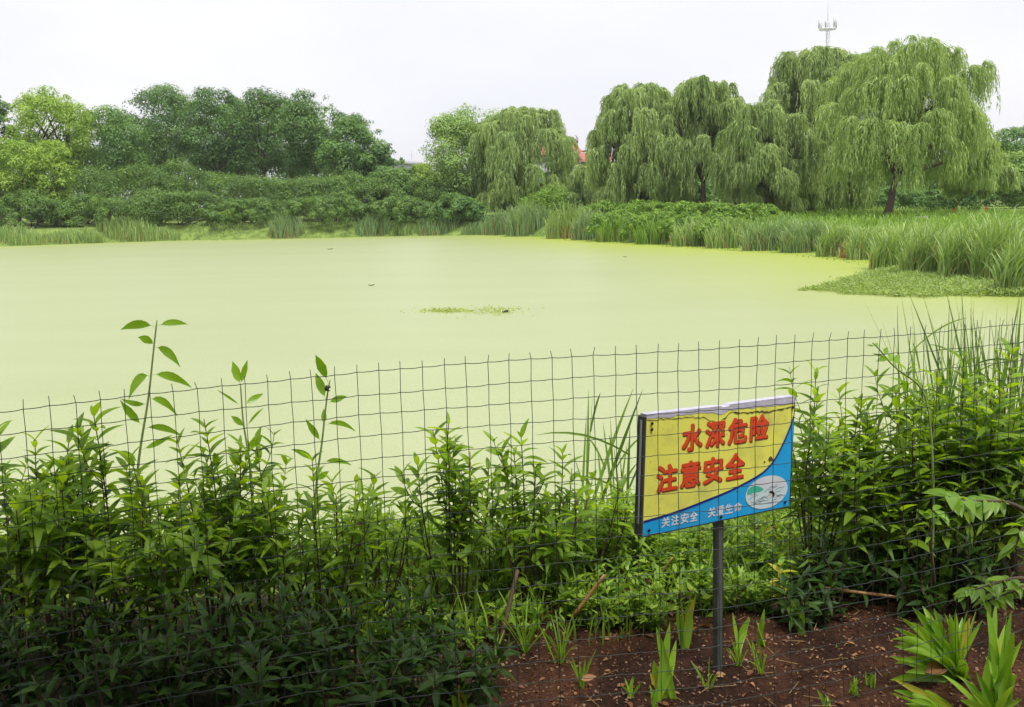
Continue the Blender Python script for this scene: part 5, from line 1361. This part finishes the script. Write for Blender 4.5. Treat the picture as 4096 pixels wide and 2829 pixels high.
hl = [(2120, 2330, 160, 'bank herb low between the spiky shrub and the sparse shrub'), (2260, 2300, 190, 'bank herb behind the broken cane tip'), (2400, 2330, 200, 'bank herb right of the broken cane'),
      (2520, 2260, 190, 'bank herb just under the sign lower left corner'), (2640, 2330, 170, 'bank herb under the small white lettering'), (2770, 2300, 200, 'bank herb touching the left of the post under the sign'),
      (2960, 2300, 220, 'bank herb touching the right of the post under the sign'), (3080, 2330, 230, 'yellow-tinged bank herb below the blue sign corner'), (3180, 2370, 210, 'bank herb at the edge of the dark hollow'),
      (2320, 2480, 130, 'low lobed herb in front of the broken cane'), (2480, 2500, 150, 'low lobed herb left of the far sword leaves'), (2600, 2520, 110, 'small lobed herb near the bright sword leaves'),
      (2880, 2440, 170, 'lobed herb directly behind the post middle'), (3040, 2450, 150, 'lobed herb between the right-hand sprouts'), (3300, 2330, 120, 'small herb under the rightmost shrubs'),
      (1760, 2480, 140, 'low herb left of the big-stemmed shrub foot'), (1640, 2560, 130, 'low herb in the shade below the water gap'), (1960, 2430, 170, 'low herb right of the big-stemmed shrub foot'),
      (3720, 2330, 110, 'small herb below the sapling'), (3470, 2290, 130, 'small dark herb above the bamboo stick')]
for i, (x_, y_, h_, lab) in enumerate(hl):
    herb(lab, x_, y_, h_, 600 + i, n=170)
# weeds that cover the bank slope down to the water
rng = np.random.default_rng(41); n = 72000
bx = rng.uniform(-7, 7, n); by = rng.uniform(3.6, 9.0, n); dd = pond_dist(bx, by)
k = (dd > -0.25) & (by > np.interp(bx, [-0.7, -0.3, -0.05, 0.5, 0.95, 1.3, 1.7, 2.6], [3.3, 3.5, 3.63, 3.75, 3.95, 4.12, 4.3, 4.4]) + 0.12 * wob(bx, by, 3.0)) & (rng.random(n) < np.where(bx < -0.45, 0.75, 1.0)); bx, by = bx[k], by[k]
tallness = 0.05 + np.where(bx > -0.1, np.where(by < 4.6, 0.22, 0.36), 0.12) * (0.5 + 0.5 * wob(bx, by, 2.6))
bz = np.maximum(H(bx, by), WATER) + rng.random(len(bx)) * tallness
n2 = 13000; cx_ = rng.uniform(-1.0, 2.6, n2); cy_ = rng.uniform(3.6, 5.4, n2)
k2 = cy_ > np.interp(cx_, [-0.7, -0.3, -0.05, 0.5, 0.95, 1.3, 1.7, 2.6], [3.3, 3.5, 3.63, 3.75, 3.95, 4.12, 4.3, 4.4]) + 0.10 * wob(cx_, cy_, 5.0); cx_, cy_ = cx_[k2], cy_[k2]
bx = np.concatenate([bx, cx_]); by = np.concatenate([by, cy_]); bz = np.concatenate([bz, H(cx_, cy_) + rng.random(len(cx_)) * (0.06 + 0.14 * (0.5 + 0.5 * wob(cx_, cy_, 4.0)))])
scatter_stuff('bank_undergrowth', 'bright mixed weeds covering the near bank slope', 'weeds', np.stack([bx, by, bz], 1), MAT['under'], 42, 0.050, 0.34, up=0.9)

n = 2400; cx_ = rng.uniform(-0.7, 1.25, n); cy_ = rng.uniform(3.4, 4.9, n)
k = (cy_ > np.interp(cx_, [-0.7, -0.3, -0.05, 0.5, 0.95, 1.3], [3.3, 3.45, 3.55, 3.68, 3.9, 4.1])) & (wob(cx_, cy_, 5.5, 0.4) > -0.25); cx_, cy_ = cx_[k], cy_[k]
grass_field('bank_grass', 'fresh grass among the herbs left of the sign post', np.stack([cx_, cy_], 1), 0.10 + 0.34 * rng.random(len(cx_)) ** 1.5, 'under', 43, 0.008)
n = 420; cx_ = rng.uniform(-0.3, 2.0, n); cy_ = rng.uniform(2.9, 4.2, n); k = wob(cx_, cy_, 7.0, 2.0) > 0.15
grass_field('soil_seedlings', 'tiny sprouting grass on the bare soil', np.stack([cx_, cy_], 1)[k], 0.02 + 0.05 * rng.random(int(k.sum())), 'under', 44, 0.005)

# leafy bough reaching in from the right, in front of the fence
def bough(label, base, pts, seed, kind, L, nper, group=None, name='leafy_bough'):
    rng = np.random.default_rng(seed); P = np.array([PX(*p) for p in pts]); o_ = np.array(base, float)
    root = thing(name, label, 'branch', o_, group); P = P - o_
    full = np.concatenate([[np.zeros(3)], P]); ts = np.linspace(0, 1, len(full)); tt = np.linspace(0, 1, 24)
    sm = np.stack([np.interp(tt, ts, full[:, k]) for k in range(3)], 1)
    for _ in range(2): sm[1:-1] = (sm[:-2] + 2 * sm[1:-1] + sm[2:]) / 4
    ob('stem', mesh('stem', *tube(sm, np.linspace(0.009, 0.0018, 24), 6), MAT['stem'], smooth=True), root)
    for i in range(nper):
        t = 0.45 + 0.55 * (i + 0.5) / nper; p = np.array([np.interp(t, tt, sm[:, k]) for k in range(3)])
        ax = unit(np.array([np.interp(min(1, t + 0.03), tt, sm[:, k]) for k in range(3)]) - p + 1e-5)
        side = unit(np.cross(ax, UP)) * (1 if i % 2 else -1)
        d = unit(side * 0.9 + ax * rng.uniform(0.1, 0.9) + UP * rng.uniform(-0.7, 0.25)); nrm = unit(UP + rng.normal(size=3) * 0.35 - _f * 0.3)
        ob('leaf', LV[kind][int(rng.integers(len(LV[kind])))], root, mat4=leaf_matrix(p, d, nrm, L * rng.uniform(0.7, 1.15)))
    return root
bough('leafy bough with broad pointed leaves reaching in front of the fence', (1.75, 2.75, 0.0), [(4200, 2120, 2.85), (4050, 2010, 2.8), (3950, 2005, 2.76), (3850, 2005, 2.74), (3790, 1985, 2.72)], 701, 'broad', 0.068, 26, 'boughs at the right edge')
bough('drooping end of the leafy bough at the photo right edge', (1.78, 2.72, 0.0), [(4180, 2010, 2.8), (4130, 2060, 2.78), (4080, 2130, 2.76), (4060, 2200, 2.75)], 702, 'broad', 0.065, 14, 'boughs at the right edge')
bough('round-leaved bough above the upright sword leaves', (1.80, 2.95, 0.0), [(4180, 2330, 3.0), (4080, 2310, 2.95), (3990, 2330, 2.92), (3900, 2360, 2.9), (3840, 2370, 2.9)], 703, 'broad', 0.05, 26, 'boughs at the right edge')
bough('second round-leaved bough just below, at the photo right edge', (1.83, 2.98, 0.0), [(4180, 2390, 3.0), (4100, 2340, 2.97), (4020, 2380, 2.94), (3930, 2410, 2.92)], 704, 'broad', 0.05, 20, 'boughs at the right edge')
sb = hit_z(3740, 2395, 0.0)
bough('lone sapling with hanging yellow-green top leaves by the bough', (sb[0], sb[1], h1(sb[0], sb[1])), [(3735, 2300, 3.95), (3722, 2180, 3.93), (3718, 2080, 3.92), (3730, 2040, 3.9), (3755, 2050, 3.9)], 705, 'fresh', 0.075, 16, name='sapling')
def yellow_sprig(label, x, y, d, seed):
    rng = np.random.default_rng(seed); P = PX(x, y, d); g = h1(P[0], P[1]); root = thing('yellowing_plant', label, 'plant', (P[0], P[1], g)); hh = P[2] - g
    pth = bez((0.02, 0, -0.02), (0, 0, hh * 0.5), (0, 0, hh), 8)
    ob('stem', mesh('stem', *tube(pth, np.linspace(0.005, 0.0018, 8), 5), MAT['green_stem']), root)
    for i, (p, dq, n, L_) in enumerate(shoot_leaves(rng, pth, 0.075, 0.5, 0.03, 0.2, 0.9)):
        ob('leaf', LV['yellow' if rng.random() < 0.6 else 'fresh'][int(rng.integers(4))], root, mat4=leaf_matrix(p, dq, n, L_))
yellow_sprig('plant with yellowing leaves under the blue corner of the sign', 3060, 2115, 4.5, 711)
yellow_sprig('second yellowing plant nearer the dark hollow', 3170, 2180, 4.4, 712)
yellow_sprig('fresh plant with pale top leaves right of the post', 3120, 2260, 4.0, 713)

# ------------------------------------------------------------------ litter on the soil
def stick(label, a, b, r, mat, name='stick', cat='stick', group=None, bend=0.0):
    A_ = np.array(a, float); B_ = np.array(b, float); o_ = (A_ + B_) / 2
    md = (A_ + B_) / 2 + UP * bend - o_
    v, f = tube(bez(A_ - o_, md * 2 - (A_ + B_ - 2 * o_) / 2, B_ - o_, 7), np.array([1, 1.0, 0.96, 0.94, 0.9, 0.86, 0.8]) * r, 6)
    return tag(ob(name, mesh(name, v, f, MAT[mat], smooth=True), loc=tuple(o_)), label, cat, group)
p0, p1 = hit_z(3300, 2372, 0.02), hit_z(3610, 2392, 0.02)
stick('tan bamboo stick lying at the back of the bare soil', p0 + UP * 0.02, p1, 0.008, 'bamboo')
stick('broken tan cane leaning in the weeds left of the sign', hit_z(2290, 2470, 0.02), PX(2418, 2300, 3.9), 0.008, 'bamboo', name='broken_cane')
stick('thin pale dry stalk leaning below the sign lower left corner', hit_z(2610, 2340, -0.02), PX(2690, 2230, 4.3), 0.005, 'straw', name='dry_stalk')
stick('forked bare branch base in the hedge right of the water gap', hit_z(2000, 2580, 0.0), PX(2070, 2280, 3.85), 0.010, 'stem', name='bare_branch')
rng = np.random.default_rng(90)
spots = [(hit_z(rng.uniform(2000, 3650), rng.uniform(2400, 2829), 0.0)) for _ in range(150)]
for i, P in enumerate(spots):
    if i < 90:
        o = ob('dead_leaf', LV['dead'][i % 6], mat4=leaf_matrix((P[0], P[1], h1(P[0], P[1]) + 0.006), (rng.normal(), rng.normal(), 0.12), UP + rng.normal(size=3) * 0.35, rng.uniform(0.018, 0.042)))
        tag(o, 'brown dead leaf lying on the red-brown soil', 'dead leaf', 'dead leaves strewn on the soil')
    else:
        a_ = rng.random() * 6.28; l_ = rng.uniform(0.03, 0.10); g_ = h1(P[0], P[1]) + 0.004
        stick('thin dry straw lying on the soil', (P[0], P[1], g_), (P[0] + math.cos(a_) * l_, P[1] + math.sin(a_) * l_, g_ + rng.uniform(0, 0.012)), 0.0012, 'straw', 'dry_straw', 'straw', 'straws strewn on the soil')
for i, (x_, y_, lab, L_) in enumerate([(3700, 2690, 'large rust-brown dead leaf under the larger sword fan', 0.12), (3960, 2605, 'curled rust leaf hanging at the bent sword tip', 0.06), (3680, 2340, 'folded tan dead leaf standing by the sapling stalk', 0.06), (2325, 2720, 'tan fallen leaf on the soil below the straw patch', 0.06), (1420, 2100, 'red-brown withered leaf in the shrub left of the water gap', 0.055)]):
    P = hit_z(x_, y_, 0.02) if i != 4 else PX(x_, y_, 3.7)
    tag(ob('dead_leaf', LV['dead'][i], mat4=leaf_matrix(P, (1, 0.3, 0.15), UP - _f, L_)), lab, 'dead leaf')
n = 10000
lx = rng.uniform(-0.9, 2.2, n); ly = rng.uniform(2.7, 4.6, n)
scatter_stuff('soil_crumbs', 'crumbs, bark bits and leaf litter over the bare soil', 'litter', np.stack([lx, ly, H(lx, ly) + 0.002], 1), leafmat('soil_litter', (0.05, 0.02, 0.012), (0.34, 0.18, 0.09), trans=0.05), 91, 0.013, 0.6, up=0.3)

# ------------------------------------------------------------------ unseen trees added to shade the foreground
def added_shade_tree(label, x, y, seed, cz, r3, lean=(0, 0), per=260):
    rng = np.random.default_rng(seed); root = thing('added_shade_tree', label, 'tree', (x, y, h1(x, y)), 'unseen trees added around the viewpoint for shade')
    k = 46; q = rdir(rng, k); C = q * (0.4 + 0.55 * rng.random(k))[:, None] * np.array(r3) * 0.85 + np.array((lean[0], lean[1], cz))
    V, Fc, ti = clump_leaves(rng, C, min(r3) * (0.28 + 0.16 * rng.random(k)), per, 0.24)
    ob('crown', mesh('crown', V, Fc, MAT['shade_canopy'], ti), root)
    ob('trunk', mesh('trunk', *join(limb_paths(rng, np.array((0, 0, -0.1)), np.array((lean[0] * 0.4, lean[1] * 0.4, cz * 0.6)), C[:10], 0.14)), MAT['bark'], smooth=True), root)
added_shade_tree('broad unseen tree added over the viewpoint for shade', -1.6, -1.6, 801, 6.0, (4.2, 2.6, 1.7), (1.3, 0.8), 330)
added_shade_tree('dense unseen tree added left behind the viewpoint', -4.4, -1.0, 804, 2.9, (2.2, 1.9, 2.6))
added_shade_tree('dense unseen tree added straight behind the viewpoint', -1.0, -3.6, 805, 2.9, (2.4, 1.6, 2.6))
added_shade_tree('dense unseen tree added right behind the viewpoint', 2.4, -4.2, 806, 2.6, (2.0, 1.6, 2.3))
added_shade_tree('dense unseen tree added at the right shoulder of the viewpoint', 4.6, -1.6, 807, 2.8, (1.8, 1.7, 2.5))
added_shade_tree('dense unseen tree added beside the left end of the hedge', -5.2, 2.4, 803, 2.8, (1.9, 2.0, 2.5))

# ------------------------------------------------------------------ humid air
hz = ob('haze', mesh('haze', *box(-2600, 2600, -300, 4100, -3.0, 48.0)))
tag(hz, kind='stuff')
hm = bpy.data.materials.new('humid_air'); hm.use_nodes = True; hm.node_tree.nodes.clear()
ho = hm.node_tree.nodes.new('ShaderNodeOutputMaterial'); hv = hm.node_tree.nodes.new('ShaderNodeVolumePrincipled')
hv.inputs['Color'].default_value = (0.97, 0.98, 1.0, 1); hv.inputs['Density'].default_value = 0.00028
hm.node_tree.links.new(hv.outputs[0], ho.inputs['Volume']); hz.data.materials.append(hm)
